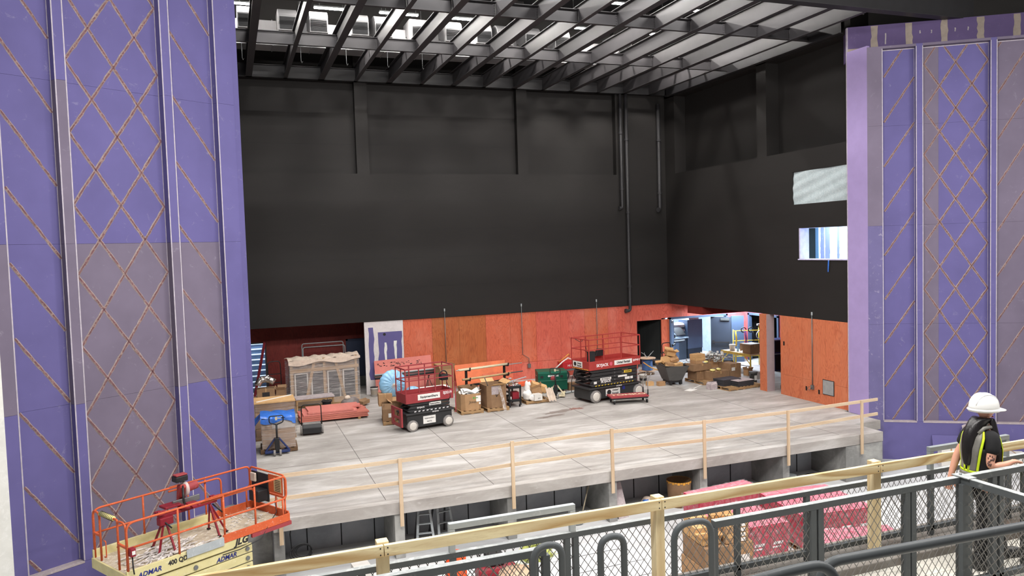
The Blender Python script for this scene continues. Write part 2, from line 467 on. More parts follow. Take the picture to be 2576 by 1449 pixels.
# ---------------------------------------------------------------- black stage walls
b = B()
YB = 32.05
b.box(-4, 20.3, YB, YB + .5, 3.07, 9.27)
b.box(-4, 20.3, YB + .3, YB + .6, 9.27, 17)
b.box(5.15, 5.67, YB, YB + .3, 9.27, 17).box(12.31, 12.81, YB, YB + .3, 9.27, 17).box(17.25, 20.3, YB, YB + .3, 9.27, 17)
wb = struct(b.build('wall_back', BLACKW), 'tall black back wall of the stage with recessed upper bays')
def seam_strips(parent, boxes):
    q = B()
    for s in boxes: q.box(*s)
    q.build('board_seam', pm('dark_seam', (26, 25, 25), .8), parent)
seam_strips(wb, [(-1, 19.9, YB - .003, YB, z, z + .012) for z in (4.45, 5.7, 6.9, 8.1)] + [(x, x + .008, YB - .002, YB, 3.07, 9.27) for x in ()] +
            [(-1, 17.2, YB + .297, YB + .3, z, z + .012) for z in (10.5, 11.75)])
XR = 19.9
b = B()
b.box(XR, XR + .4, 20.35, 32.05, 3.07, 5.25)
b.box(XR, XR + .4, 22.86, 32.05, 5.25, 6.4).box(XR, XR + .4, 20.35, 20.42, 5.25, 6.4)
b.box(XR, XR + .4, 20.35, 32.05, 6.4, 7.28)
b.box(XR, XR + .4, 23.22, 32.05, 7.28, 8.5)
b.box(XR, XR + .4, 20.35, 32.05, 8.5, 9.2)
b.box(XR + .6, XR + .9, 20.35, 32.35, 9.27, 17).box(XR, XR + .9, 20.35, 32.05, 9.2, 9.27)
b.box(XR, XR + .6, 24.67, 25.24, 9.27, 17).box(XR, XR + .6, 31.2, 32.05, 9.27, 17).box(XR, XR + .6, 20.35, 32.05, 12.87, 13.5)
wr = struct(b.build('wall_right', BLACKW), 'black side wall on the right of the stage with two booth openings')
seam_strips(wr, [(XR - .003, XR, 23.3, 32.0, z, z + .012) for z in (4.45, 5.7, 6.9, 8.1)])
b = B(); b.box(-4.4, -4, 20.6, 34.6, 0, 17); wl = struct(b.build('wall_left', BLACKW), 'black side wall on the left of the stage, behind the purple wall')

# lower red plywood band, back
b = B()
k = 0; x = 6.84
edges = [6.84, 8.11, 9.33, 10.56, 11.72, 12.98, 14.2, 15.42, 16.64, 17.4, 18.2]
cols = [0, 1, 1, 0, 0, 2, 2, 0, 2, 2]
zs = [.78, 2.95, 3.07]
for i in range(10):
    for (z0, z1) in ((0, .78), (.79, 3.07)):
        b.box(edges[i] + .004, edges[i + 1] - .004, YB + .06, YB + .12, z0, z1, cols[i] if z0 > .5 else 2)
b.box(18.2, 19.55, YB + .06, YB + .12, 2.3, 3.07, 2).box(19.55, 20.0, YB + .06, YB + .12, 0, 2.3, 0).box(19.55, 22.4, YB + .06, YB + .12, 2.36, 3.07, 2)
wp = struct(b.build('wall_back_lower', PLYO), 'orange stained plywood band below the black back wall')
b = B(); b.box(5.25, 18.25, YB + .12, YB + .3, 0, 3.07); b.build('wall_core', DARKROOM, wp)
# purple and white plaster panel at its left end
b = B(); b.box(5.18, 6.83, YB + .03, YB + .12, 0, 3.07, 0)
pp = struct(b.build('wall_panel_back', scuffed('white_plaster_panel', (214, 208, 208), (232, 228, 226), .5, 4, .9, .5)), 'purple drywall patch edged with white plaster on the back wall')
b = B(); y = YB + .026
def ragged(b, x0, x1, z0, z1, y, seed, m=0, j=.03, n=9):
    rnd = random.Random(seed); L = []; Rr = []
    for i in range(n + 1):
        z = z0 + (z1 - z0) * i / n
        L.append((x0 + rnd.uniform(-j, j), y, z)); Rr.append((x1 + rnd.uniform(-j, j), y, z))
    for i in range(n): b.quad(L[i], Rr[i], Rr[i + 1], L[i + 1], m)
ragged(b, 5.34, 5.56, 0.6, 2.82, y, 2); ragged(b, 5.74, 6.76, .6, 2.6, y, 3)
b.build('bare_drywall', PURPLE, pp)
b = B(); ragged(b, 6.0, 6.1, .9, 2.15, y - .004, 4, 0, .02); ragged(b, 6.42, 6.53, .6, 2.2, y - .004, 5, 0, .02)
b.build('plaster_smear', MUDWHITE, pp); B().cyl((6.02, y, 2.5), (6.02, y - .008, 2.5), .06, 12).build('outlet_hole', INK, pp)
# set-back dark wall on the far left with a stair doorway and a blue door
YS = 34.3
b = B()
b.box(1.32, 4.76, YS, YS + .15, 0, 3.07).box(5.66, 7.2, YS, YS + .15, 0, 3.07).box(4.76, 5.66, YS, YS + .15, 2.1, 3.07)
b.box(-4, .2, YS, YS + .15, 0, 3.07).box(.2, 1.32, YS, YS + .15, 2.25, 3.07)
ws = struct(b.build('wall_back_alcove', PLYR), 'red plywood wall, darkened for shade, set back under the black wall')
b = B(); b.box(-4, 7.2, YB + .5, YS + .2, 3.07, 3.2); struct(b.build('ceiling_alcove', BLACKW), 'black soffit over the set-back wall')
b = B(); b.box(7.2, 7.3, YB + .12, YS + .15, 0, 3.07); struct(b.build('wall_alcove_end', BLACKW), 'dark end wall of the set-back bay')
d = struct(B().box(4.78, 5.64, YS + .03, YS + .08, 0.01, 2.08).build('door_1', DOORBLUE), 'dark blue door in the darkened red set-back wall')
B().box(4.8, 5.62, YS + .025, YS + .03, .03, .45).build('kick_plate', STEELG, d)
B().cyl((4.86, YS + .03, 1.0), (4.86, YS - .03, 1.0), .02, 8).bar((4.86, YS - .03, 1.0), (4.98, YS - .03, 1.0), .02, .02).build('door_handle', CHROME, d)
fr = B(); fr.box(4.7, 4.78, YS - .02, YS + .1, 0, 2.16).box(5.64, 5.72, YS - .02, YS + .1, 0, 2.16).box(4.7, 5.72, YS - .02, YS + .1, 2.08, 2.16)
fr.build('door_frame', DOORBLUE, d)
fr = B(); fr.box(1.26, 1.32, YS - .02, YS + .2, 0, 2.25).box(.14, .2, YS - .02, YS + .2, 0, 2.25).box(.14, 1.32, YS - .02, YS + .2, 2.22, 2.28)
struct(fr.build('trim_stair_door', BLACKST2), 'dark frame of the stairwell doorway')
# stairwell behind
b = B()
for i in range(11):
    y = 35.1 + i * .27; z = .21 * i
    b.box(-.4, 1.9, y - .03, y + .3, z + .18, z + .21, 0); b.box(-.4, 1.9, y, y + .02, z, z + .18, 1)
st = struct(b.build('staircase', [pm('pale_tread', (206, 216, 226), .6), pm('blue_grey_riser', (84, 104, 130), .6)]), 'blue-lit concrete stairs seen through the far left doorway')
b = B(); b.box(-.5, -.4, YS + .15, 39, 0, 5).box(1.9, 2.0, YS + .15, 39, 0, 5).box(-.5, 2.0, 38.6, 38.7, 0, 5)
struct(b.build('wall_stairwell', pm('pale_stairwell', (170, 178, 188), .8)), 'pale walls of the stairwell')

# dark corridor opening in the back wall, right
b = B(); b.box(18.1, 18.2, YB + .12, 35, 0, 3).box(19.6, 19.7, YB + .12, 35, 0, 3).box(18.1, 19.7, 35, 35.1, 0, 3).box(18.1, 19.7, YB + .12, 35, 2.9, 3)
struct(b.build('wall_corridor', DARKROOM), 'black corridor behind the opening in the orange wall')
b = B(); b.quad((18.7, 33.9, 0), (19.58, 32.3, 0), (19.58, 32.3, 2.85), (18.7, 33.9, 2.85)); 
tag(b.build('black_drape', pm('black_drape', (30, 32, 32), .9, 0, .2, 3, stretch=(4, 4, .2)), solid=.03), 'black drape hanging inside the dark corridor opening', 'drape')

# side room to the right of the stage
b = B()
XS = 24.4
b.box(XS, XS + .12, 20.6, 29.6, 0, 3.07).box(XS, XS + .12, 29.6, 31.7, 2.3, 3.07).box(XS, XS + .12, 31.7, 32.3, 0, 3.07)
b.box(22.4, XS + .1, YB + .1, YB + .2, 2.36, 3.07).box(23.3, XS + .1, YB + .1, YB + .2, 0, 2.36).box(XR + .3, XS, 22.3, 22.42, 0, 3.07)
struct(b.build('wall_side_room', PLYPINK), 'rose-red plywood walls of the side room beyond the pillar')
b = B(); b.box(XR + .4, 22.0, 22.3, 32.3, 3.07, 3.2).box(22.0, XS + .2, 22.3, 30.3, 3.07, 3.2).box(22.0, XS + .2, 31.7, 32.3, 3.07, 3.2)
b.box(XR + .02, 22.6, 29.2, 30.4, 2.72, 3.07)
struct(b.build('ceiling_side_room', PLYR), 'dark red ceiling of the side room')
b = B(); b.box(XS + .12, XS + 2, 29.4, 29.5, 0, 3).box(XS + .12, XS + 2, 31.9, 32, 0, 3).box(XS + 1.9, XS + 2, 29.4, 32, 0, 3).box(XS + .12, XS + 2, 29.4, 32, 2.9, 3)
struct(b.build('wall_side_passage', DARKROOM), 'black passage behind the framed doorway of the side room')
fr = B(); fr.box(XS - .05, XS + .12, 29.5, 29.62, 0, 2.36).box(XS - .05, XS + .12, 31.68, 31.8, 0, 2.36).box(XS - .05, XS + .12, 29.5, 31.8, 2.28, 2.4)
struct(fr.build('trim_side_door', DOORGREY), 'slate steel frame around the dark side doorway')
# double door at the back of the side room
fr = B(); fr.box(19.98, 20.06, YB, YB + .2, 0, 2.36).box(19.98, 23.35, YB, YB + .2, 2.28, 2.38).box(23.25, 23.35, YB, YB + .2, 0, 2.36)
struct(fr.build('trim_double_door', DOORGREY), 'slate steel frame of the open double doors')
def leaf(name, hinge, ang, w, mat, label, bar_side):
    t = struct(bpy.data.objects.new(name, None), label); COL.objects.link(t)
    t.location = (hinge[0], hinge[1], 0); t.rotation_euler = (0, 0, R(ang))
    B().box(0, w, -.025, .025, .01, 2.25).build('door_panel', mat, t, .004)
    q = B(); q.bar((w * .1, bar_side * .08, .98), (w * .9, bar_side * .08, .98), .05, .07).box(w * .82, w * .92, min(0, bar_side * .1), max(0, bar_side * .1), .9, 1.08).box(w * .08, w * .14, min(0, bar_side * .09), max(0, bar_side * .09), .92, 1.04)
    q.build('push_bar', BLACKST2, t)
    q = B(); q.box(w * .08, w * .5, min(0, bar_side * .08), max(0, bar_side * .08), 2.08, 2.2); q.build('door_closer', STEELG, t)
    return t
leaf('door_2', (20.06, YB + .05), 50, .98, DOORGREY, 'slate door leaf at the left of the double doorway', -1)
leaf('door_3', (23.16, 31.52), 134, 1.0, DOORGREY2, 'charcoal door leaf standing open in the middle of the side room', 1)
b = B(); b.prism([(23.16, 31.5, 0), (23.75, 31.3, 0), (23.75, 31.36, 0), (23.2, 31.6, 0)], (0, 0, 2.3))
struct(b.build('door_4', DOORGREY), 'blue-lit edge of the second open door leaf')
tw = struct(B().box(22.75, 24.2, YB + .06, YB + .098, 2.5, 2.98).build('glow_patch', emit('cyan_glow', (168, 218, 240), 1.1)), 'glowing cyan patch added high on the side room wall')  # added glowing box standing in for a bright patch of light
B().box(22.7, 24.25, YB + .05, YB + .1, 2.46, 2.5).build('glow_ledge', DOORGREY, tw)
# store room behind double door
b = B(); b.box(19.75, 19.85, YB + .2, 37, 0, 3.2).box(24.4, 24.5, YB + .2, 37, 0, 3.2).box(19.75, 24.5, 37, 37.1, 0, 3.2).box(19.75, 24.5, YB + .2, 37.1, 3.2, 3.3)
struct(b.build('wall_store', pm('pale_store_wall', (150, 160, 172), .8)), 'pale blue-lit walls of the store room behind the doors')
# pillar and right lower plywood wall
b = B(); b.box(19.75, 20.12, 24.63, 25.05, 0, 3.07, 0); b.box(19.752, 20.121, 24.622, 24.63, 0, 3.07, 1)
struct(b.build('pillar', [PLYT, pm('pinkish_grey_board', (168, 148, 150), .8, 0, .06, 4)]), 'square pillar clad in orange plywood with a grey front')
b = B()
ys = [20.35, 21.6, 22.8, 24.0]
for i in range(3):
    b.box(XR, XR + .1, ys[i] + .004, ys[i + 1] - .004, 0, .79, 0).box(XR, XR + .1, ys[i] + .004, ys[i + 1] - .004, .795, 3.07, 0)
b.box(XR + .02, XR + .25, 20.35, 24.0, 0, 3.07, 1)
wrl = struct(b.build('wall_right_lower', [PLYT, PLYR]), 'tan-orange plywood wall at the lower right of the stage')
b = B(); b.box(XR - .02, XR, 21.2, 21.75, .38, .92, 0); b.box(XR - .025, XR - .02, 21.22, 21.73, .4, .9, 1)
tag(b.build('access_panel', [BLACKP, pm('grey_panel', (150, 150, 150), .6)]), 'square grey access panel on the tan-orange wall', 'access panel')
b = B()
for y, z in ((22.6, .45), (21.95, .42), (23.8, 2.0)): b.box(XR - .004, XR, y - .04, y + .04, z - .08, z + .08)
b.build('box_cutout', pm('dark_hole', (24, 20, 18), .9), wrl)
# ---------------------------------------------------------------- purple splayed walls left and right of the stage
A = R(57)
def frame(origin, sgn):
    d = V((math.sin(A), sgn * math.cos(A), 0)); n = V((d.y, -d.x, 0)) if sgn > 0 else V((d.y, -d.x, 0))
    M = Matrix((d, -n, (0, 0, 1))).transposed().to_4x4()       # local x along wall, local y into the wall, z up
    M.translation = V((origin[0], origin[1], 0))
    return M
def groove(b, p, q, y, w, seed, m):
    """filled V-joint between two boards: a raised ragged bead of compound"""
    rnd = random.Random(seed); a = V((p[0], 0, p[1])); c = V((q[0], 0, q[1])); d = (c - a); L = d.length; d.normalize(); nn = V((d.z, 0, -d.x))
    k = max(4, int(L / .09)); up = []; lo = []; mid1 = []; mid2 = []
    for i in range(k + 1):
        c0 = a + d * L * i / k
        w1 = w * rnd.uniform(.75, 1.25); w2 = w * rnd.uniform(.75, 1.25)
        up.append(c0 + nn * w1 + V((0, y, 0))); lo.append(c0 - nn * w2 + V((0, y, 0)))
        mid1.append(c0 + nn * w1 * .45 + V((0, y - .014, 0))); mid2.append(c0 - nn * w2 * .45 + V((0, y - .014, 0)))
    rows = [up, mid1, mid2, lo]
    for r in range(3):
        mm = m[1] if r == 1 else m[0]
        for i in range(k): b.quad(rows[r][i], rows[r][i + 1], rows[r + 1][i + 1], rows[r + 1][i], mm)

def purple_wall(name, origin, sgn, label, strips, recs, ztop, smin, smax):
    M = frame(origin, sgn); D = .2
    zs = [-1.4, -.12, 3.1, 6.35, 9.6, ztop]
    root = B(M)
    # pilaster strips, boarded in courses
    for (s0, s1, mm) in strips:
        for i in range(len(zs) - 1):
            root.box(s0, s1, 0, .72, zs[i] + (.002 if i else 0), zs[i + 1] - .002, mm[i])
    # base below the recesses, head above them, and the solid core
    for (s0, s1, kind, mm) in recs:
        root.box(s0, s1, 0, .72, -1.4, -.12, 0)
        root.box(s0, s1, .3, .72, -.12, ztop, 0)
        root.box(s0, s1, 0, .3, 12.07, ztop, 1)
    ob = struct(root.build(name, [PURPLE, GREYPUR, PURPLED]), label)
    ob_t = B(M); gr = B(M); bd = B(M)
    for (s0, s1, kind, mm) in recs:
        # boards of the recess
        if kind == 'diamond' and sgn < 0:
            cut = s0 + .52
            for i in range(1, 5):
                ob_t.box(s0, cut - .002, D, .3, zs[i] + .002, min(12.07, zs[i + 1]) - .002, 1); ob_t.box(cut, s1, D, .3, zs[i] + .002, min(12.07, zs[i + 1]) - .002, mm[i])
        else:
            for i in range(1, 5): ob_t.box(s0, s1, D, .3, zs[i] + .002, min(12.07, zs[i + 1]) - .002, mm[i])
        # corner beads on both edges of the recess
        for s in (s0, s1):
            q = -1 if s == s0 else 1
            bd.box(s - .012, s + .012, -.004, .006, -.1, 12.07, 0)
        bd.box(s1 - .014, s1 - .002, D - .012, D, -.1, 12.05, 0); bd.box(s0, s1, D - .012, D, 12.03, 12.06, 0)
        bd.box(s0, s1, -.01, D, -.15, -.115, 1)                    # ledge
        za = 1.33; st = 1.455
        if kind == 'diamond':
            L = s0 + .08; W = s1 - s0 - .09
            for k in range(-2, 10):
                z = za + st * k
                for sg in (1, -1):
                    # line from (L, z) rising/falling two full diamonds across
                    for seg in range(4):
                        u0 = seg / 4; u1 = (seg + 1) / 4
                        z0 = z + sg * st * 2 * u0; z1 = z + sg * st * 2 * u1
                        lo, hi = min(z0, z1), max(z0, z1)
                        if hi < -.1 or lo > 12.03: continue
                        def clip(u, zz, ua, zaa):
                            if zz > 12.03: return u + (ua - u) * (zz - 12.03) / (zz - zaa), 12.03
                            if zz < -.1: return u + (ua - u) * (-.1 - zz) / (zaa - zz), -.1
                            return u, zz
                        a_ = clip(u0, z0, u1, z1); c_ = clip(u1, z1, u0, z0)
                        red = (k * 7 + seg * 3 + sg) % 3 == 0
                        groove(gr, (L + W * a_[0], a_[1]), (L + W * c_[0], c_[1]), D, .034, k * 31 + seg * 7 + sg, (1, 2) if not red else (1, 2))
        else:
            W = s1 - s0 - .1
            sl = -1.44 if sgn > 0 else (1.44 if kind == 'd1' else 1.64 * W / .97)
            off = 2.4 if kind == 'd1' else (3.09 if sgn > 0 else 3.15)
            if sgn < 0 and kind == 'd1': off = 1.0
            for k in range(-3, 8):
                z0 = off + st * k + (0 if sgn > 0 else 0); z1 = z0 + sl * (.97 if sgn > 0 else .97)
                if min(z0, z1) < -.1:
                    if max(z0, z1) < .1: continue
                    t = (max(z0, z1) + .1) / abs(z1 - z0)
                    if sgn > 0: groove(gr, (s0 + .09, z0), (s0 + .09 + W * t, -.1), D, .032, k + 90, (1, 2))
                    else: groove(gr, (s0 + .09 + W * (1 - t), -.1), (s1 - .01, z1), D, .032, k + 90, (1, 2))
                    continue
                if max(z0, z1) > 12.03:
                    if min(z0, z1) > 11.9: continue
                    t = (12.03 - min(z0, z1)) / abs(z1 - z0)
                    if sgn > 0: groove(gr, (s1 - .01 - W * t, 12.03), (s1 - .01, z1), D, .032, k + 70, (1, 2))
                    else: groove(gr, (s0 + .09, z0), (s0 + .09 + W * t, 12.03), D, .032, k + 70, (1, 2))
                    continue
                groove(gr, (s0 + .09, z0), (s0 + .09 + W, z1), D, .032, k + 50, (1, 2))
    ob_t.build('recessed_board', [PURPLE, GREYPUR, PURPLED], ob)
    gr.build('filled_joint', [MUD, MUDTAN, MUDRED], ob)
    bd.build('corner_bead', [BEAD, MUD], ob)
    return ob, M

P5 = [0, 0, 0, 0, 0]
# left: s runs towards the stage opening (0 = opening edge)
WL, ML = purple_wall('wall_house_left', (.28, 19.55), 1, 'purple drywall wall with diamond joints left of the stage',
    [(-.44, 0, P5), (-1.75, -1.55, [0, 0, 1, 0, 0]), (-3.97, -3.77, [0, 0, 1, 1, 0]), (-5.25, -5.0, [0, 0, 1, 0, 0])],
    [(-1.55, -.44, 'd1', [0, 0, 1, 0, 0]), (-3.77, -1.75, 'diamond', [1, 1, 1, 0, 0]), (-5.0, -3.97, 'd3', P5)], 16.5, -5.25, 0)
b = B(ML)
b.box(-9.5, -5.25, -.03, .7, -1.4, 16.5, 0)
ob = struct(b.build('wall_plastered_left', MUDWHITE), 'white plastered wall at the far left edge')
b = B(ML)
ragged_pts = [(-5.75, 2.3, 3.1), (-5.65, .2, 1.9), (-5.9, 3.6, 5.2), (-6.0, 6.6, 8.8)]
for i, (s1, z0, z1) in enumerate(ragged_pts): ragged(b, s1 - .6, s1, z0, z1, -.034, 40 + i, 0, .05)
b.build('bare_drywall', PURPLED, ob)
# right
WR, MR = purple_wall('wall_house_right', (19.75, 19.5), -1, 'purple drywall wall with diamond joints right of the stage',
    [(0, .46, [2, 2, 2, 1, 1]), (1.47, 1.66, P5), (3.63, 3.8, P5), (4.95, 5.2, P5)],
    [(.46, 1.47, 'd1', P5), (1.66, 3.63, 'diamond', P5), (3.8, 4.95, 'd3', [1, 1, 1, 1, 1])], 12.15, 0, 5.2)
b = B(MR); b.box(5.2, 9, 0, .7, -1.4, 12.15)
struct(b.build('wall_plain_right', GREYPUR), 'grey-purple boarded wall beyond the right diamond panels')
# opening side of the right wall and its lintel band with taped joints
b = B(); b.box(19.75, 19.86, 19.5, 20.36, 0, 12.2, 0); b.box(19.752, 19.9, 20.34, 20.4, 0, 13.0, 1)
struct(b.build('wall_reveal_right', [pm('stage_lit_drywall', (160, 142, 190), .8, 0, .05, 2), BEAD]), 'side face of the right purple wall towards the stage, lightened as if lit')  # reveal colour lightened for the stage light falling on it
b = B(); b.box(.28, .4, 19.55, 20.36, 0, 16.5); struct(b.build('wall_reveal_left', PURPLE), 'side face of the left purple wall towards the stage')
M2 = frame((19.75, 20.36), -1)
b = B(M2); b.box(0, 9, 0, .5, 11.9, 13.02)
hb = struct(b.build('wall_lintel_right', scuffed('plum_drywall', (92, 78, 116), (140, 128, 150), .3, 2, .85, .6)), 'plum drywall band with pale taped joints above the right wall')
b = B(M2); ragged(b, 0.02, 9, 12.12, 12.3, -.004, 61, 0, 0, 1)
for s in (.86, 1.92, 2.98, 4.05, 5.1): ragged(b, s - .1, s + .1, 12.3, 13.0, -.004, int(s * 10), 0, .02, 6)
b.add([], [])
b.build('taped_joint', pm('dry_compound', (150, 138, 128), .9, 0, .12, 5), hb)
b = B(M2)
for s, z, dz in ((1.2, 12.55, .18), (2.25, 12.68, .05), (2.6, 12.66, .05), (3.3, 12.66, .06), (3.68, 12.66, .06)): ragged(b, s - .02, s + .02, z - dz, z + dz, -.005, int(s * 77), 0, .012, 3)
b.build('screw_patch', pm('pale_compound', (160, 152, 156), .9), hb)
# lower right: leaning offcuts, white boxes at the foot of the purple wall

b = B(M2); b.box(.4, 16, .5, .7, 11.5, 16.9); struct(b.build('wall_upper_right', BLACKW), 'black upper wall above the right purple wall')
# ---------------------------------------------------------------- steel grid over the stage
def ibeam(b, p0, p1, h, wf, tf=.022, tw=.014, m=0):
    """I-section with its bottom on the line p0-p1"""
    p0 = V(p0); p1 = V(p1); Z = V((0, 0, 1))
    b.bar(p0 + Z * tf / 2, p1 + Z * tf / 2, wf, tf, m)
    b.bar(p0 + Z * (h - tf / 2), p1 + Z * (h - tf / 2), wf, tf, m)
    b.bar(p0 + Z * h / 2, p1 + Z * h / 2, tw, h - 2 * tf, m)
bx = [1.05, 2.43, 3.82, 5.2, 6.58, 7.95, 9.35, 10.72, 12.12, 13.5, 14.88, 16.24, 17.6, 18.95]
ZG = 13.0
for i, x in enumerate(bx):
    big = i % 2 == 0
    b = B(); ibeam(b, (x, 18.78, ZG), (x, 31.95, ZG), .56, .24 if big else .15)
    o = b.build('ceiling_beam' if i else 'ceiling_beam', BLACKST)
    struct(o, 'long grey steel beam of the grid over the stage', 'long grid beams over the stage')
xs = [-.4] + bx + [19.9]
for r, y in enumerate((26.9, 22.2)):
    for i in range(len(xs) - 1):
        b = B(); ibeam(b, (xs[i] + .012, y, ZG + .04), (xs[i + 1] - .012, y, ZG + .04), .42, .13)
        b.box(xs[i + 1] - .1, xs[i + 1] - .02, y - .018, y + .018, ZG + .08, ZG + .4)
        for k in range(4): b.cyl((xs[i + 1] - .06, y - .03, ZG + .12 + k * .08), (xs[i + 1] - .06, y + .03, ZG + .12 + k * .08), .016, 6)
        struct(b.build('ceiling_cross_beam', BLACKST), 'short cross beam bolted between the long stage beams', 'short cross beams of the stage grid')
b = B(); ibeam(b, (-2, 31.85, ZG), (19.9, 31.85, ZG), .5, .2)
struct(b.build('ceiling_ledger_back', BLACKST2), 'black ledger beam along the top of the back wall')
b = B(); ibeam(b, (19.75, 20.6, ZG - .1), (19.75, 31.6, ZG - .1), .6, .2)
struct(b.build('ceiling_ledger_right', BLACKST2), 'black ledger beam along the right stage wall')
b = B(); ibeam(b, (-1.0, 18.6, ZG + .0), (24, 18.6, ZG + .0), .75, .34)
struct(b.build('ceiling_beam_proscenium', BLACKST2), 'dark header beam across the front of the stage')
b = B(); b.box(-16, 34, 2, 37.2, 16.9, 17.1); struct(b.build('ceiling', BLACKP), 'black roof deck high above the hall')
b = B()
for y in range(4, 20, 3): ibeam(b, (-16, y, 16.1), (34, y, 16.1), .7, .2)
struct(b.build('ceiling_house_beams', BLACKP), 'dark roof beams over the seats')
# ducts above the grid
DUCT = pm('galvanised_duct', (150, 149, 150), .5, .1, .06, 2)
b = B(); b.box(-1.5, 19.6, 30.2, 31.1, 13.85, 14.75)
x = -.9
while x < 19.5:
    b.box(x, x + .03, 30.18, 31.12, 13.83, 14.77); x += 1.4
duct = b.build('air_duct', DUCT); tag(duct, 'long pale sheet-metal air duct running along the back above the steel grid', 'duct')
for x in (.8, 2.9, 4.6, 6.2, 7.6): B().tube([(x + .06, 30.1, 13.28), (x + .03, 30.1, 13.22), (x, 30.1, 13.3), (x, 30.1, 16.9)], .012, 6).build('hanger_rod', STEELG, duct)
def outlet():
    t = thing('duct_outlet', 'x', 'duct outlet', (0, 0, 0))
    W = .33
    pts = [(0, -.9, -.32), (0, -.9, .2)] + [tuple(p) for p in arc((0, -.5, .1), .42, 180, 90, 6, (0, 1, 0), (0, 0, 1))][1:] + [(0, .5, .52), (0, .5, .0), (0, 0, 0), (0, -.3, -.32)]
    b = B(); b.prism([(-W, p[1], p[2]) for p in pts], (2 * W, 0, 0)); b.build('hood', DUCT, t)
    b = B(); b.box(-W + .04, W - .04, -.925, -.9, -.28, .16, 0)
    for k in range(7): b.box(-W + .05, W - .05, -.935, -.925, -.26 + k * .06, -.245 + k * .06, 0)
    b.build('grille', pm('dark_grille', (40, 40, 42), .6), t)
    return t
outs = [1.0, 2.4, 3.5, 5.0, 5.9, 7.3, 8.65, 9.9, 10.8, 12.0, 13.3, 16.2]
o0 = outlet(); o0.location = (outs[0], 30.0, 14.45)
gl = 'pale curved duct outlet with a dark grille above the steel grid'
o0['label'] = gl; o0['group'] = 'duct outlets above the grid'
for x in outs[1:]: dup(o0, (x, 30.0, 14.45), 0)
b = B()
for z, y in ((13.75, 28.6), (14.05, 29.3), (14.9, 27.6)):
    b.tube([(-1.5, y, z), (19.6, y, z)], .05, 8)
tag(b.build('sprinkler_pipe', STEELG), 'grey sprinkler pipes running side to side above the grid', 'pipe')
# lights above the grid
def striplight(w):
    t = thing('strip_light', 'x', 'light')
    B().box(-w / 2, w / 2, -.09, .09, 0, .05).build('housing', STEELG, t)
    B().box(-w / 2 + .02, w / 2 - .02, -.075, .075, -.03, 0).build('diffuser', LEDM, t)
    B().tube([(-w / 3, 0, .05), (-w / 3, 0, 1.6)], .008, 5).tube([(w / 3, 0, .05), (w / 3, 0, 1.6)], .008, 5).build('hanger', STEELG, t)
    return t
LEDM = emit('led_white', (255, 250, 244), 290)
L1 = striplight(1.25)
spots = [(.75, 29.2, 15.0), (3.95, 29.0, 15.0), (9.1, 29.0, 15.0), (14.2, 29.0, 15.0), (17.6, 29.0, 15.0), (14.3, 25.7, 15.0), (17.7, 25.7, 15.0), (12.0, 24.0, 15.0), (4.0, 23.0, 15.2), (8.4, 23.2, 15.2)]
L1.location = spots[0]; L1['label'] = 'long white LED strip light hanging above the stage grid'; L1['group'] = 'strip lights above the stage grid'
for p in spots[1:]: dup(L1, p, 0)
L2 = striplight(.55); L2.location = (6.0, 29.0, 15.0)
L2['label'] = 'short white LED light of the close pair above the stage grid'; L2['group'] = 'close pair of short lights above the grid'
dup(L2, (6.95, 29.0, 15.0), 0)
# pipes down the back wall
def downpipe(x, y, z0, z1, r, elbow, label, couplings=()):
    t = thing('drain_pipe', label, 'pipe', (x, y, 0))
    pts = [(0, 0, z1), (0, 0, z0)]
    if elbow: pts = round_path([(0, 0, z1), (0, 0, z0), elbow], .12)
    B().tube(pts, r, 10).build('pipe', BLACKST2, t)
    b = B()
    for z in couplings: b.cyl((0, 0, z - .05), (0, 0, z + .05), r * 1.35, 12)
    if elbow: b.cyl((elbow[0] * .75, elbow[1] * .75, z0 - .0), (elbow[0] * 1.05, elbow[1] * 1.05, z0), r * 1.4, 12)
    b.build('coupling', BLACKST2, t)
downpipe(17.42, 31.88, 7.7, 13.0, .07, (-.16, 0, 7.7), 'left of two black pipes on the back wall, ending halfway down with an elbow', (11.2, 8.6))
downpipe(17.72, 31.88, 2.85, 13.0, .075, (-.25, 0, 2.85), 'right of two black pipes on the back wall, running down to the orange plywood', (10.9, 7.5, 4.0))
downpipe(19.45, 31.88, 7.6, 12.6, .085, (-.12, -.05, 7.6), 'thick black pipe in the corner of the stage walls', (10.9, 8.4))
# conduits on the orange plywood
def conduit(x, y, z0, z1, kink, label, axis='x'):
    t = thing('conduit', label, 'conduit', (x, y, 0))
    if axis == 'x':
        pts = [(0, 0, z1), (0, 0, z0 + .55), (kink, 0, z0 + .35), (kink, 0, z0 + .1)] if kink else [(0, 0, z1), (0, 0, z0)]
        B().tube(pts, .016, 6).build('tube', STEELG, t)
        B().box(kink - .07, kink + .07, -.04, .04, z0 - .08, z0 + .1).build('junction_box', STEELG, t)
    else:
        B().tube([(0, 0, z1), (0, 0, z0)], .018, 6).build('tube', STEELG, t)
        b = B(); b.box(-.04, .04, -.06, .06, z0 - .08, z0 + .08); b.tube([(-.05, -.02, z0), (-.09, .08, z0 - .12), (-.09, .16, z0 - .05), (-.06, .1, z0 + .02)], .012, 5)
        b.build('junction_box', STEELG, t)
    B().cyl((0, 0, z1), (0, 0, z1 + .12), .03, 8).build('end_fitting', GALV, t)
conduit(8.67, YB - .03, .8, 3.33, 0, 'thin grey conduit on the orange plywood behind the smaller red scissor lift')
conduit(12.25, YB - .03, .62, 3.35, .3, 'thin grey conduit with a kink above its outlet box, between the two red scissor lifts')
conduit(16.02, YB - .03, .8, 3.35, 0, 'thin grey conduit on the plywood behind the larger red scissor lift')
conduit(XR - .03, 22.25, .55, 3.2, 0, 'thin grey conduit on the tan-orange wall at the right of the stage', 'y')
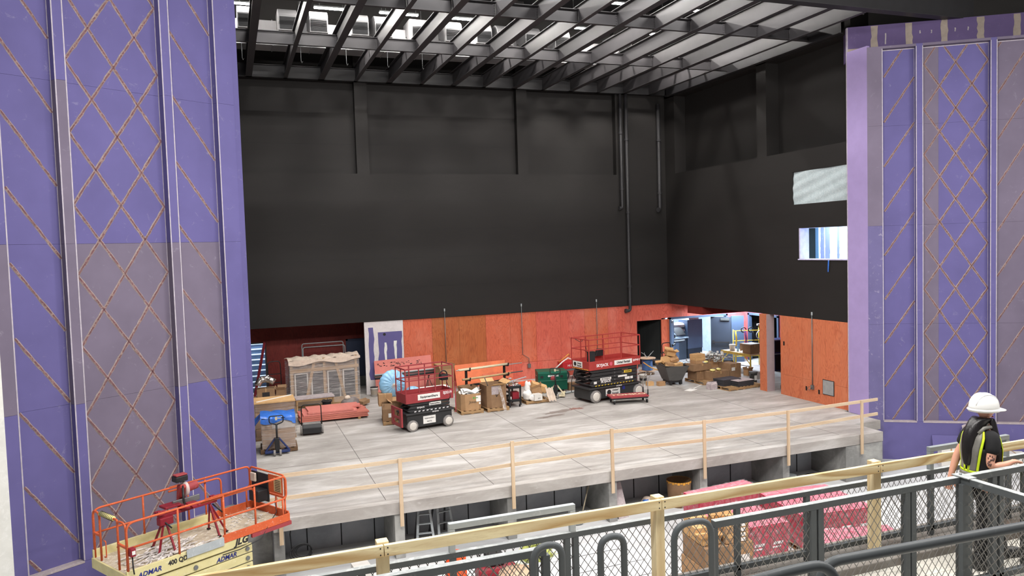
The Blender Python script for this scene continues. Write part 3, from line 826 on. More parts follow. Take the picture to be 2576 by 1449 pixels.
# booth openings in the right wall
def fn(u, v): return (XR + .03 + .02 * math.sin(u * 9 + v * 5) + .012 * math.sin(v * 21 + u * 13), 20.36 + u * 2.85, 7.29 + v * 1.2)
tag(B().sheet(fn, 40, 24).build('sheet_cover', PALECLOTH), 'pale blue-white sheet covering the upper booth opening in the right wall', 'sheet')
b = B()
X0 = XR + .4; XW = 21.9
b.box(XW, XW + .1, 20.6, 24.25, 4.9, 6.9).box(XW, XW + .1, 24.9, 26, 4.9, 6.9).box(X0, XW, 20.6, 20.7, 4.9, 6.9).box(X0, XW + 1.6, 26, 26.1, 4.9, 6.9).box(X0, XW + 1.6, 20.6, 26.1, 6.9, 7.0).box(X0, XW + 1.6, 20.6, 26.1, 4.8, 4.9)
booth = struct(b.build('wall_booth', pm('white_booth_plaster', (226, 230, 232), .85)), 'plastered walls of the booth behind the lower opening')
b = B()
for y0, y1 in ((23.8, 24.0), (23.5, 23.76), (23.0, 23.14)):
    rnd = random.Random(int(y0 * 100)); n = 8
    for i in range(n):
        z0 = 4.9 + i * .25; j = [rnd.uniform(-.02, .02) for _ in range(2)]
        b.quad((XW - .004, y1 + j[0], z0), (XW - .004, y0 + j[1], z0), (XW - .004, y0, z0 + .25), (XW - .004, y1, z0 + .25))
b.build('bare_drywall', PURPLE, booth)
B().box(XW - .03, XW, 24.1, 24.25, 4.9, 6.9).build('door_frame', DOORGREY, booth)
b = B(); b.box(XR - .01, XR + .4, 22.84, 22.9, 5.25, 6.4).box(XR - .03, XR + .4, 20.4, 22.95, 5.22, 5.26).box(XR + .05, XR + .4, 20.4, 22.9, 6.39, 6.42)
struct(b.build('trim_booth_opening', pm('pale_lilac_trim', (196, 190, 220), .7)), 'pale lilac edge trim of the lower booth opening')
b = B(); b.box(XW + .1, XW + 1.5, 24.2, 25.0, 4.9, 6.9); struct(b.build('wall_booth_doorway', DARKROOM), 'dark doorway inside the booth')
b = B(); b.sheet(lambda u, v: (XR - .035 - .01 * math.sin(v * 3), 21.36 + u * .06 + .03 * v * v, 5.22 - v * .42), 2, 8)
tag(b.build('tape_strip', BLUEFILM, solid=.004), 'strip of blue tape hanging from the sill of the lower booth opening', 'tape')
t = thing('work_light', 'bright work light at the corner of the lower booth opening', 'light', (XR + .1, 20.48, 6.3))
B().box(-.05, .05, -.05, .05, 0, .1).build('housing', BLACKP, t)
B().lathe([(0, -.05), (.05, -.03), (.06, 0), (0, 0)], 12).build('bulb', emit('work_bulb', (235, 245, 255), 160), t)
# ---------------------------------------------------------------- upper aisle with its rails (nearest to the camera)
b = B(); b.box(-12, 16, 1.2, 5.62, 2.2, 2.75)
for y in (4.9, 5.12, 5.34): b.box(-12, 16, y, y + .012, 2.75, 2.752)
af = struct(b.build('floor_aisle', TREAD), 'dusty ribbed concrete aisle floor under the walking person')
b = B(); b.box(-12, 16, 5.62, 6.2, -1.4, 2.83)
struct(b.build('wall_aisle_curb', CURB, bev=.01), 'stained grey curb at the edge of the upper aisle')

def mesh_panel(b, o, u, w, z0, z1, sp=.062, slope=1.35, r=.0033, off=.0):
    """woven wire of two slanting sets between z0 and z1"""
    o = V(o); u = V(u).normalized(); h = z1 - z0; n = u.cross(V((0, 0, 1))); dx = h / slope
    for sg in (1, -1):
        x = -dx if sg > 0 else 0
        while x < w + (0 if sg > 0 else dx):
            a = [x, 0.0]; c = [x + sg * dx, h]
            # clip to 0..w
            def cl(p, q):
                if p[0] < 0: t = -p[0] / (q[0] - p[0]); return [0, p[1] + (q[1] - p[1]) * t]
                if p[0] > w: t = (w - p[0]) / (q[0] - p[0]); return [w, p[1] + (q[1] - p[1]) * t]
                return p
            if (a[0] < 0 and c[0] < 0) or (a[0] > w and c[0] > w): x += sp; continue
            a, c = cl(a, c), cl(c, a)
            if abs(a[1] - c[1]) > .01:
                q = n * (off + sg * r)
                b.tube([o + u * a[0] + V((0, 0, z0 + a[1])) + q, o + u * c[0] + V((0, 0, z0 + c[1])) + q], r, 4)
            x += sp

def guard_rail(name, label, y, z0, z1, posts, bw=.055, mesh=True, dbl=(), sp=.062, ext=None, x0=None, x1=None, topmat=None, wr=.0033):
    xa = posts[0] if x0 is None else x0; xb = posts[-1] if x1 is None else x1
    t = thing(name, label, 'guard rail', (xa, y, 0))
    b = B(); b.box(0, xb - xa, -bw / 2, bw / 2, z1 - bw, z1 - .004, 0); b.box(0, xb - xa, -bw / 2, bw / 2, z1 - .004, z1, 1)
    b.build('top_bar', [RAILGREY, RAILTOP], t, .003)
    b = B(); b.box(0, xb - xa, -bw / 2, bw / 2, z0 + .06, z0 + .06 + bw); b.build('bottom_bar', [RAILGREY], t, .003)
    for p in posts:
        B().box(p - xa - bw / 2, p - xa + bw / 2, -bw / 2, bw / 2, z0, z1 - bw).build('post', RAILGREY, t, .003)
    for i in range(len(posts) - 1):
        q = B(); mesh_panel(q, (posts[i] - xa + bw / 2, 0, 0), (1, 0, 0), posts[i + 1] - posts[i] - bw, z0 + .06 + bw, z1 - bw, sp, r=wr)
        # round dark weld tabs along the post edges
        o = q.build('mesh_panel', WIRE, t)
    return t

# far rail: mesh guard with two raised pipe frames
far = guard_rail('mesh_guard_rail', 'dark mesh guard rail just behind the yellow wooden handrail', 5.92, 2.83, 3.535,
                 [-1.6, -.8, .0, .86, 1.6, 2.62, 2.70, 3.55, 4.38, 5.2, 6.02, 6.83, 7.4, 7.98, 8.9, 9.8], .05, sp=.074)
def raised(xa, xb, mat, label):
    t = thing('raised_rail', label, 'rail', (xa, 5.92, 3.535))
    B().box(0, xb - xa, -.025, .025, .19, .24).build('top_bar', mat, t, .004)
    for x in (.0, xb - xa - .05): B().box(x, x + .05, -.025, .025, 0, .19).build('upright', mat, t, .004)
raised(1.57, 2.7, GALV, 'pale grey raised rail frame standing on the mesh guard near the small red lift')
raised(6.8, 7.97, pm('mid_grey_steel', (132, 138, 140), .5, .2), 'grey raised rail frame on the mesh guard behind the person in a white hard hat')

# timber handrail
t = thing('timber_handrail', 'long fresh yellow timber handrail on posts across the lower foreground', 'handrail', (1.0, 5.72, 2.83))
for i, (xa, xb) in enumerate(((-4.0, .0), (0.0, 2.43), (2.43, 4.9), (4.9, 7.35), (7.35, 10.0))):
    B().box(xa + .003, xb - .003, -.038, 0, .852, .942).build('board', YPINE, t, .003)
for k, x in enumerate((-2.45, 0, 2.43, 4.9, 7.35)):
    p = B().box(x - .045, x + .045, .001, .09, 0, .955).build('post', YPINEZ, t, .003)
    q = B()
    for dx in (-.028, .028):
        for z in (.872, .922): q.cyl((x + dx, -.0395, z), (x + dx, -.036, z), .006, 8)
    q.build('screw', INK, p)

# near rail with the stair gap
near_l = guard_rail('mesh_guard_rail', 'short dark mesh guard rail at the bottom centre, left of the handrail hoops', 4.95, 2.75, 3.86, [-1.9, -.6, .7, 1.93, 2.02], .055, sp=.078)
near_r = guard_rail('mesh_guard_rail', 'tall dark mesh guard rail in front of the person in a white hard hat', 4.95, 2.75, 3.83, [3.44, 4.40, 4.475, 5.42, 5.49, 6.07, 6.47, 6.56, 7.4, 8.6], .055, sp=.078)
t = thing('branch_guard_rail', 'dark mesh guard rail turning towards the viewer from the corner post', 'guard rail', (6.07, 4.95, 0))
b = B(); b.box(-.03, .03, -2.2, -.03, 3.775, 3.83, 0).box(-.03, .03, -2.2, -.03, 3.83, 3.834, 1); b.build('top_bar', [RAILGREY, RAILTOP], t)
b = B(); b.box(-.05, .05, -.12, .05, 3.834, 3.842); b.cyl((0, -.0, 3.842), (0, 0, 3.855), .012, 6); b.build('corner_plate', RAILTOP, t)
B().box(-.06, .06, -.075, -.03, 2.75, 3.775).build('corner_post', RAILGREY, t, .003)
B().box(-.03, .03, -2.2, -1.3, 2.78, 2.83).build('bottom_bar', RAILGREY, t)
q = B(); mesh_panel(q, (0, -.08, 0), (0, -1, 0), 1.9, 2.75, 3.77, .07); q.build('mesh_panel', WIRE, t)

# handrail hoops in the stair gap
def hoop(x0, x1, y, ztop, label, r=.024):
    t = thing('handrail_hoop', label, 'handrail', (x0, y, 2.75))
    B().tube(round_path([(0, 0, 0), (0, 0, ztop - 2.75), (x1 - x0, 0, ztop - 2.75 + .0), (x1 - x0, 0, 0)], .13, 8), r, 12).build('tube', RAILGREY, t)
    for x in (0, x1 - x0): B().cyl((x, 0, 0), (x, 0, .012), .05, 16).build('base_plate', RAILGREY, t)
hoop(1.84, 2.05, 4.72, 3.965, 'leftmost dark tube handrail hoop, against the end of the short guard rail')
hoop(2.335, 2.52, 4.7, 3.955, 'narrow dark tube handrail hoop standing alone in the stair gap')
hoop(2.93, 3.25, 4.7, 3.955, 'wide dark tube handrail hoop by the end of the tall guard rail')
# long round handrails nearest to the viewer
t = thing('tube_handrail', 'thick dark round handrail crossing the bottom right corner', 'handrail', (2.24, 2.45, 2.75))
B().tube(round_path([(-.03, 0, .6), (-.02, 0, 1.915), (1.3, 0, 1.88), (2.6, 0, 1.85)], .1, 8), .022, 14).build('tube', RAILGREY, t)
B().box(1.235, 1.275, -.02, .02, 0, 1.86).build('post', RAILGREY, t)
t = thing('tube_handrail', 'thick dark tube handrail end curving up at the bottom edge', 'handrail', (1.75, 2.3, 2.75))
B().tube(round_path([(-.25, 0, 1.97), (.2, 0, 1.995), (.38, 0, 1.99), (.47, 0, 1.75), (.47, 0, 0)], .14, 8), .021, 14).build('tube', RAILGREY, t)
# end tube the person holds
t = thing('tube_handrail', 'curved dark handrail end under the hand of the person', 'handrail', (7.05, 5.08, 2.75))
B().tube(round_path([(0, 0, .0), (0, 0, 1.045), (1.5, 0, 1.05)], .1, 8), .024, 12).build('tube', RAILGREY, t)

# stage-edge guard of framing lumber
t = thing('lumber_guard_rail', 'pale framing-lumber guard rail along the front edge of the stage', 'guard rail', (.8, 17.85, 0))
for i, (x, z) in enumerate(((0.02, 1.04), (2.79, 1.07), (5.65, 1.15), (8.46, 1.15), (11.33, 1.07), (14.2, 1.04), (16.95, 1.06))):
    B().box(x - .045, x + .045, -.075, -.038, -.58, z).build('post', LUMBERZ, t)
def lrail(pts, z):
    for (xa, za), (xb, zb) in zip(pts[:-1], pts[1:]):
        B().bar((xa + .003, -.019, za), (xb - .003, -.019, zb), .036, .089).build('rail', LUMBER, t)
lrail([(-.25, 1.0), (2.79, 1.0), (5.65, 1.055), (8.46, 1.06), (11.33, 1.0), (14.2, .985), (17.6, 1.03)], 0)
lrail([(-.25, .48), (2.79, .47), (5.65, .54), (8.46, .55), (11.33, .5), (14.2, .5), (17.6, .585)], 0)
# ---------------------------------------------------------------- orange and cream scissor lift, lower left
t = thing('scissor_lift', 'orange-railed cream scissor lift with a dusty deck, in front of the left purple wall', 'scissor lift', (-1.937, 14.60, -1.4), R(31))
t.scale = (.94, .94, .94)
Z = 2.02; L = 3.5; Wd = 1.42
LO = t
b = B()
b.box(.02, 2.5, .0, Wd, Z - .03, Z, 1); b.box(.0, 2.5, -.02, .03, Z - .2, Z + .06, 0).box(0, 2.5, Wd - .03, Wd + .02, Z - .2, Z + .16, 0); b.box(-.02, .02, -.02, Wd + .02, Z - .2, Z + .0, 0)
b.box(2.3, L, .06, Wd - .06, Z - .02, Z + .01, 1)
b.build('deck', [CREAM, CREAMT], t, .006)
b = B()
b.box(1.95, L + .05, -.03, -.005, Z - .03, Z + .14, 0); b.box(1.95, L + .05, Wd + .01, Wd + .03, Z - .02, Z + .16, 0); b.box(L + .02, L + .05, 0, Wd, Z - .02, Z + .18, 0); b.box(2.6, L + .08, -.04, .02, Z - .12, Z - .035, 1)
b.build('toe_board', [ORANGE, SKYPINK], t, .004)
H = .96; r = .021
def rail(pts, name='guard_rail', rr=.16): 
    return B().tube(round_path(pts, rr, 6), r, 9).build(name, ORANGE, LO)
for y in (0, Wd):
    # main section rails, then the roll-out section set inside
    rail([(.04, y, Z), (.04, y, Z + H), (2.0, y, Z + H), (2.0, y, Z + H - .02)], rr=.17)
    B().tube([(.04, y, Z + H * .5), (2.0, y, Z + H * .5)], r, 8).build('mid_rail', ORANGE, t)
    for x in (1.03, 2.0): B().tube([(x, y, Z), (x, y, Z + H)], r, 8).build('rail_post', ORANGE, t)
    yy = y + (.05 if y == 0 else -.05)
    rail([(1.55, yy, Z + H - .05), (2.75, yy, Z + H - .05), (2.75, yy, Z + .02)], 'inner_rail', .13)
    q = y + (.0 if y == 0 else 0)
    rail([(1.6, q, Z + H + .015), (L, q, Z + H + .015), (L, q, Z + H * .5), (1.6, q, Z + H * .5)], 'extension_rail', .12)
    for x in (2.4 if y else 2.72, L - .1): B().tube([(x, q, Z), (x, q, Z + H * (.5 if x > 3 else .98))], r, 8).build('rail_post', ORANGE, t)
rail([(L, .04, Z + H * .5), (L, .04, Z + H + .015), (L, Wd - .04, Z + H + .015), (L, Wd - .04, Z + H * .5), ], 'end_rail', .1)
B().bar((L, .05, Z + H * .5), (L, Wd - .05, Z + H * .5), .04, .04).build('mid_rail', ORANGE, t)
for y in (.06, .4, Wd - .06): B().tube([(L, y, Z), (L, y, Z + H * .52)], r, 8).build('rail_post', ORANGE, t)
p = B().box(L - .03, L - .01, .1, .62, Z + H * .55, Z + H * .97).build('end_panel', ORANGE, t)
B().box(L - .04, L - .03, .13, .4, Z + H * .6, Z + H * .92).build('paper_sign', pm('tan_paper_sign', (206, 176, 128), .8), p)
q = B()
for k in range(7): q.box(L - .043, L - .04, .16, .36, Z + H * (.62 + k * .04), Z + H * (.635 + k * .04))
q.build('printed_lines', INK, p)
p = B().box(L - .05, L - .01, .62, Wd - .15, Z + H * .3, Z + H * .95).build('control_board', BLACKP, t, .01)
B().box(L - .3, L - .05, .62, 1.0, Z + H * .35, Z + H * .62).build('control_box', BLACKP, t, .02)
B().cbox((L - .09, 1.12, Z + H * .83), (.05, .2, .2)).build('clear_bag', FILMTOP, p, .02)
# entry gate at the left end
rail([(.04, .02, Z), (.04, .02, Z + H * .99), (.04, .36, Z + H * .99), (.04, .36, Z)], 'gate_frame', .13)
rail([(.04, Wd - .02, Z), (.04, Wd - .02, Z + H * .99), (.04, Wd - .3, Z + H * .98), (.04, Wd - .3, Z)], 'gate_frame', .1)
B().bar((.04, .02, Z + H * .52), (.04, .36, Z + H * .52), .04, .04).build('gate_bar', ORANGE, t)
B().bar((.04, Wd - .02, Z + H * .52), (.04, Wd - .3, Z + H * .52), .04, .04).build('gate_bar', ORANGE, t)
B().tube(round_path([(.04, .36, Z + H * .93), (.04, .36, Z + H * 1.0), (.04, Wd - .3, Z + H * .99)], .06), r, 8).build('gate_bar', ORANGE, t)
g = B().tube([(.04, .5, Z + H * 1.0), (.04, 1.05, Z + H * .99)], .045, 12).build('padded_sleeve', pm('cream_sleeve', (226, 214, 140), .8), t)
q = B()
for k in range(9): q.tube(arc((.04, .52 + k * .062, Z + H * .995), .0465, 0, 330, 10, (1, .5, 0), (0, 0, 1)), .008, 4)
q.build('black_stripe', BLACKP, g)
for y in (.44, Wd - .42): B().tube(round_path([(.05, y, Z + .1), (.05, y - .08, Z + .1), (.05, y - .08, Z + .42), (.05, y, Z + .42)], .05), .012, 6).build('grab_handle', ORANGE, t)
p = B().cbox((.1, -.06, Z + .42), (.1, .12, .16)).build('controller', MAROONT, t, .015)
B().cbox((.1, -.125, Z + .42), (.06, .008, .07)).build('label_plate', PAPER, p)
B().tube([(.1, -.06, Z + .34), (.1, -.07, Z + .12), (.11, -.08, Z + .0)], .014, 6).build('strap', BLACKP, p)
# long marker plate and lettering on the near side
B().cbox((1.55, -.045, Z + .02), (.8, .012, .17)).build('marker_plate', GALV, t)
text('400 QD', .13, INK, t, (.98, -.024, Z - .05), (1, 0, 0), (0, 0, 1), bold=.004, sx=.9)
text('ADMAR', .13, BLUEINK, t, (.42, -.024, Z - .085), (1, 0, 0), (0, 0, 1), shear=.25, bold=.003)
text('JLG', .2, INK, t, (2.35, -.024, Z - .1), (1, 0, 0), (0, 0, 1), shear=.3, bold=.008)
# scissor arms stowed under the deck
for k in range(6):
    zz = Z - .33 - k * .2
    a = B().box(.25, 2.62, .02, .08, zz - .085, zz + .085).build('scissor_arm', CREAM, t, .006)
    B().cyl((2.5, .02, zz), (2.5, -.005, zz), .045, 14).build('pivot_pin', STEELG, a)
    B().cyl((1.35, .02, zz), (1.35, -.005, zz), .045, 14).build('pivot_pin', STEELG, a)
    B().box(.25, 2.62, Wd - .08, Wd - .02, zz - .085, zz + .085).build('scissor_arm', CREAM, t, .006)
text('ADMAR', .13, BLUEINK, t, (2.02, .015, Z - .36), (1, 0, 0), (0, 0, 1), shear=.25, bold=.003)
B().box(.1, 2.75, .05, Wd - .05, .25, .7).build('chassis', CREAM, t, .02)
for x in (.5, 2.35):
    for y in (.06, Wd - .06): B().cyl((x, y - .11, .31), (x, y + .11, .31), .31, 24).build('wheel', GREYTYRE, t, .02)
B().tube([(L - .1, .3, Z + .4), (L - .1, .25, Z + .15), (3.0, -.02, Z + .02), (2.8, -.05, Z - .2), (2.3, -.05, Z - .26), (1.9, -.05, Z - .25)], .01, 6).build('cable', BLACKP, t)
def corner(u, v, z): return t.matrix_world @ V((u, v, z))
# offcuts on the deck
RM = Matrix.Rotation(R(31), 4, 'Z'); RM.translation = V((-1.937, 14.60, -1.4)); RM = RM @ Matrix.Diagonal((.94, .94, .94, 1))
b = B(RM); rnd = random.Random(4)
for k in range(95):
    x = rnd.gauss(.95, .38); y = rnd.gauss(.45, .3); a = rnd.uniform(-.6, .6) + R(20) * rnd.choice((0, 1, 1)); l = rnd.uniform(.12, .5)
    x = min(max(x, .25), 1.9); y = min(max(y, .2), 1.2)
    b.cbox((x, y, Z + .016 + rnd.random() * .04), (l, .02, .014), rz=a)
for k in range(50): b.cbox((rnd.gauss(3.0, .25), rnd.gauss(.9, .25), Z + .02), (rnd.uniform(.03, .1), .02, .01), rz=rnd.uniform(0, 3))
o = b.build('trim_offcut', pm('pale_trim_offcuts', (214, 208, 204), .7, 0, .45, 14)); tag(o, 'litter of thin pale trim offcuts on the deck of the orange and cream lift', 'offcuts'); o['kind'] = 'stuff'
o.name = 'offcut_litter'
# mitre saw on its stand, standing on the deck
t = thing('mitre_saw', 'dusty red mitre saw clamped on its stand, on the orange and cream lift', 'mitre saw', (-1.937 + .93 * math.cos(R(31)) - .58 * math.sin(R(31)), 14.60 + .93 * math.sin(R(31)) + .58 * math.cos(R(31)), .502), R(31))
t.scale = (.94, .94, .94)
MS = .66
B().box(-.05, 1.2, -.05, .05, MS, MS + .06).build('stand_beam', MAROONT, t, .01)
for (x, y, dx, dy) in ((.08, 0, -.25, -.22), (.08, 0, .02, -.34), (1.05, 0, .02, -.3), (1.05, 0, .26, -.16), (.08, 0, -.12, .3), (1.05, 0, .12, .3)):
    lg = B().bar((x, y, MS), (x + dx, y + dy, .02), .035, .035).build('leg', MAROONT, t)
    B().cbox((x + dx, y + dy, .015), (.06, .06, .03)).build('foot', BLACKR, lg)
B().cbox((.08, -.02, MS - .07), (.28, .16, .16)).build('leg_bracket', MAROONT, t, .02)
for x in (-.02, 1.16):
    p = B().cbox((x, 0, MS + .1), (.12, .22, .06)).build('work_support', MAROONT, t, .015)
    B().cyl((x - .08, -.1, MS + .15), (x + .08, -.1, MS + .15), .025, 10).build('roller', MAROONT, p)
B().cbox((.25, .08, MS + .17), (.34, .28, .05)).build('outfeed_tray', MAROONT, t, .015)
B().lathe([(0, 0), (.2, 0), (.2, .05), (.17, .07), (0, .07)], 24, (.58, 0, MS + .07)).build('turntable', MAROONT, t)
B().box(.3, .88, .06, .1, MS + .12, MS + .24).build('fence', STEELG, t, .01)
B().bar((.58, .02, MS + .14), (.58, -.3, MS + .11), .1, .04).build('mitre_arm', MAROONT, t)
p = B().lathe([(0, -.035), (.15, -.035), (.16, 0), (.15, .035), (0, .035)], 24, (.58, .1, MS + .42), (1, 0, 0)).build('blade_guard', pm('pale_guard', (196, 178, 174), .5), t)
B().cyl((.6, .1, MS + .42), (.86, .13, MS + .44), .085, 16).build('motor', SKYPINK, t, .015)
B().bar((.55, .22, MS + .12), (.55, .16, MS + .5), .14, .16).build('saw_head', SKYRED2, t, .03)
B().bar((.5, .1, MS + .3), (.44, -.12, MS + .56), .12, .1).build('saw_arm', SKYRED2, t, .03)
B().tube(round_path([(.44, -.1, MS + .55), (.36, -.26, MS + .46), (.34, -.3, MS + .3), (.4, -.22, MS + .22)], .08), .024, 8).build('handle', BLACKP, t)
B().cbox((.5, .12, MS + .66), (.26, .2, .12)).build('battery', BLACKP, t, .02)
B().cbox((.5, .1, MS + .74), (.24, .16, .03)).build('top_cover', SKYPINK, t, .01)
for x in (.0, 1.1): B().tube([(x, -.03, MS - .02), (x + .12, -.2, MS - .2)], .015, 6).build('adjust_lever', BLACKP, t)
# ---------------------------------------------------------------- two red scissor lifts on the stage
def sky(label, loc, rz, L, Wd, zc, za, zt, zd, zr, narm, wr, wx, red):
    t = thing('scissor_lift', label, 'scissor lift', loc, rz)
    b = B(); b.box(.04, L - .04, .06, Wd - .06, .12, zc, 0).box(-.02, L + .02, -.02, Wd + .02, zc, zc + .06, 0)
    b.build('chassis', SKYGREY, t, .012)
    for x in wx:
        for y in (.06, Wd - .06):
            w = B().lathe([(0, -.07), (wr * .8, -.07), (wr, -.06), (wr, .06), (wr * .8, .07), (0, .07)], 26, (x, y, wr), (0, 1, 0)).build('wheel', GREYTYRE, t)
            s = -1 if y < Wd / 2 else 1
            B().lathe([(0, 0), (wr * .68, 0), (wr * .72, .012), (wr * .55, .02), (wr * .2, .024), (0, .03)], 22, (x, y + s * .068, wr), (0, s, 0)).build('wheel_hub', HUBWHITE, w)
    h = (zt - za) / narm
    for k in range(narm):
        z = za + h * k
        o = .1 + .09 * (k % 2)
        for y in (.06, Wd - .12):
            a = B().prism([(o + .08, y, z + .012), (L - .12, y, z + .012), (L - .1, y, z + h - .01), (o, y, z + h - .01), (o - .04, y, z + h * .6)] if k % 2 == 0 else
                          [(o - .1, y, z + .012), (L - .12, y, z + .012), (L - .1, y, z + h - .01), (o, y, z + h - .01)], (0, .06, 0)).build('scissor_arm', SKYGREY, t, .006)
            if y < .1: B().cyl((L * .5, y, z + h / 2), (L * .5, y - .02, z + h / 2), .026, 12).build('pivot_pin', STEELG, a)
        B().cyl((o + .05, .1, z + h * .5), (o + .05, Wd - .1, z + h * .5), .035, 8).build('cross_tube', BLACKST2, t)
    b = B(); b.box(0, L, 0, Wd, zt, zt + .05, 0)
    b.box(0, L, -.01, .02, zt, zd, 0).box(0, L, Wd - .02, Wd + .01, zt, zd, 0).box(-.01, .02, 0, Wd, zt, zd, 0).box(L - .02, L + .01, 0, Wd, zt, zd, 0)
    b.build('platform', red, t, .006)
    r = .019
    zm = (zd + zr) / 2 + .02
    for y in (.0, Wd):
        B().bar((-.01, y, zr), (L + .01, y, zr), .038, .038).build('top_rail', red, t, .006)
        B().bar((0, y, zm), (L, y, zm), .034, .034).build('mid_rail', red, t, .006)
        for x in (0, L * .28, L * .62, L): B().bar((x, y, zd - .1), (x, y, zr), .034, .034).build('rail_post', red, t, .005)
    for x in (0, L):
        B().bar((x, 0, zr), (x, Wd, zr), .038, .038).build('top_rail', red, t, .006)
        B().bar((x, 0, zm), (x, Wd, zm), .034, .034).build('mid_rail', red, t, .006)
    B().bar((0, Wd * .45, zd), (0, Wd * .45, zr), .034, .034).build('rail_post', red, t)
    return t, zm
def plate(t, x0, x1, y, z0, z1, txt, size, mat=PAPER, ink=INK, shear=0, bold=.002, name='sign_plate', sx=1):
    p = B().box(x0, x1, y - .006, y, z0, z1).build(name, mat, t, .002)
    if txt: text(txt, size, ink, p, ((x0 + x1) / 2, y - .009, (z0 + z1) / 2), (1, 0, 0), (0, 0, 1), ext=.001, shear=shear, bold=bold, sx=sx)
    return p
# smaller lift
t, zm = sky('smaller dusty red scissor lift standing on the stage behind the brown open boxes', (5.24, 24.58, 0), R(11.3), 1.74, .8, .56, .62, .95, 1.27, 2.1, 3, .19, (.22, 1.54), SKYRED)
plate(t, .42, 1.24, -.012, 1.03, 1.22, 'EquipmentShare', .1, bold=.003, sx=.98)
text('SJ3219', .12, INKW, t, (1.52, -.013, 1.17), (1, 0, 0), (0, 0, 1), bold=.003)
plate(t, .85, 1.3, .055, .8, .9, 'EquipmentShare', .055)
text('SKYJACK', .07, INKW, t, (.55, .055, .77), (1, 0, 0), (0, 0, 1), bold=.002)
plate(t, .62, 1.08, .055, .2, .46, '', .08)
text('EquipmentShare', .055, INK, t, (.85, .047, .38), (1, 0, 0), (0, 0, 1), bold=.001, ext=.001)
text('RENTAL', .05, INK, t, (.85, .047, .27), (1, 0, 0), (0, 0, 1), bold=.001, ext=.001)
text('SKYJACK', .06, INKW, t, (1.05, -.022, .59), (1, 0, 0), (0, 0, 1), bold=.001, ext=.001)
q = B()
for k in range(9): q.prism([(.3 + k * .15, .054, .635), (.37 + k * .15, .054, .635), (.39 + k * .15, .054, .67), (.32 + k * .15, .054, .67)], (0, .005, 0))
q.build('warning_stripe', INKW, t)
B().box(-.2, -.14, -.02, .14, .2, .82).box(-.2, -.14, Wd if False else .66, .82, .2, .82).box(-.2, -.15, .14, .66, .2, .3).box(-.2, -.15, .14, .66, .46, .53).box(-.2, -.15, .14, .66, .75, .82).build('step_guard', SKYRED, t, .006)
B().tube([(1.8, .06, .45), (1.86, .06, .45), (1.86, .06, 1.5), (1.76, .06, 1.5)], .018, 6).build('entry_ladder', SKYRED, t)
B().tube([(1.8, .7, .45), (1.86, .7, .45), (1.86, .7, 1.5), (1.76, .7, 1.5)], .018, 6).build('entry_ladder', SKYRED, t)
p = B().cbox((1.52, .25, 1.66), (.26, .24, .2)).build('control_box', BLACKP, t, .03)
B().tube(arc((1.52, .25, 1.74), .14, 0, 180, 8, (1, 0, 0), (0, 0, 1)), .022, 8).build('guard_hoop', BLACKP, p)
B().tube([(1.6, .2, 1.5), (1.62, .02, 1.3), (1.62, -.02, 1.0), (1.55, -.02, .9)], .012, 6).build('cable', BLACKP, t)
# larger lift
t, zm = sky('larger red scissor lift with striped charcoal arms, before the orange plywood', (12.55, 25.82, 0), R(11), 2.5, 1.12, .52, .6, 1.26, 1.6, 2.43, 5, .24, (.3, 2.4), SKYRED2)
text('SKYJACK', .15, INKW, t, (.62, -.012, 1.42), (1, 0, 0), (0, 0, 1), bold=.004, sx=.95)
plate(t, 1.2, 2.08, -.012, 1.36, 1.54, 'United Rentals', .13, shear=.25, bold=.004, sx=.86)
text('SJ4740 E', .1, INKW, t, (2.3, -.012, 1.46), (1, 0, 0), (0, 0, 1), bold=.003)
q = B()
q.prism([(.98, -.012, 1.5), (1.1, -.012, 1.5), (1.1, -.012, 1.4), (1.04, -.012, 1.35), (.98, -.012, 1.4)], (0, .004, 0)); q.build('shield_sticker', PINKTOP, t)
p = B().box(-.017, -.011, .42, 1.02, 1.33, 1.56).build('sign_plate', PAPER, t, .002)
text('United', .1, INK, p, (-.019, .62, 1.485), (0, -1, 0), (0, 0, 1), ext=.001, bold=.003); text('Rentals', .1, INK, p, (-.019, .62, 1.395), (0, -1, 0), (0, 0, 1), ext=.001, bold=.003)
B().cyl((-.018, .88, 1.445), (-.02, .88, 1.445), .08, 16).build('round_mark', INK, p)
q = B()
for k in range(10): q.box(-.016, -.012, .06 + k * .105, .11 + k * .105, 1.27, 1.3)
q.build('warning_stripe', YELLOW, t)
plate(t, 1.72, 2.1, .056, 1.0, 1.1, '2044090', .08, YELLOW)
plate(t, .55, 1.08, .056, .83, .92, '800-UR-RENTS', .065)
plate(t, 1.42, 1.86, .056, .86, .93, '', .05)
plate(t, .24, .38, .056, .72, .81, '', .05); plate(t, 1.76, 2.0, .056, .74, .84, '', .05); plate(t, 2.03, 2.16, .056, .74, .84, '', .05)
text('SKYJACK', .12, INKW, t, (.82, .054, .77), (1, 0, 0), (0, 0, 1), bold=.004)
q = B()
for k in range(13): q.prism([(.3 + k * .15, .054, .62), (.37 + k * .15, .054, .62), (.39 + k * .15, .054, .65), (.32 + k * .15, .054, .65)], (0, .005, 0))
q.build('warning_stripe', YELLOW, t)
text('SKYJACK', .07, INKW, t, (1.4, -.024, .55), (1, 0, 0), (0, 0, 1), bold=.001, ext=.001)
plate(t, .8, 1.5, .054, .2, .46, '', .1); text('United', .11, INK, t, (1.26, .045, .39), (1, 0, 0), (0, 0, 1), shear=.2, bold=.003, ext=.001); text('Rentals', .11, INK, t, (1.26, .045, .27), (1, 0, 0), (0, 0, 1), shear=.2, bold=.003, ext=.001)
B().cyl((.96, .048, .33), (.96, .044, .33), .1, 18).build('round_mark', INK, t)
plate(t, 1.62, 1.75, .054, .36, .5, '', .1, BLUEINK)
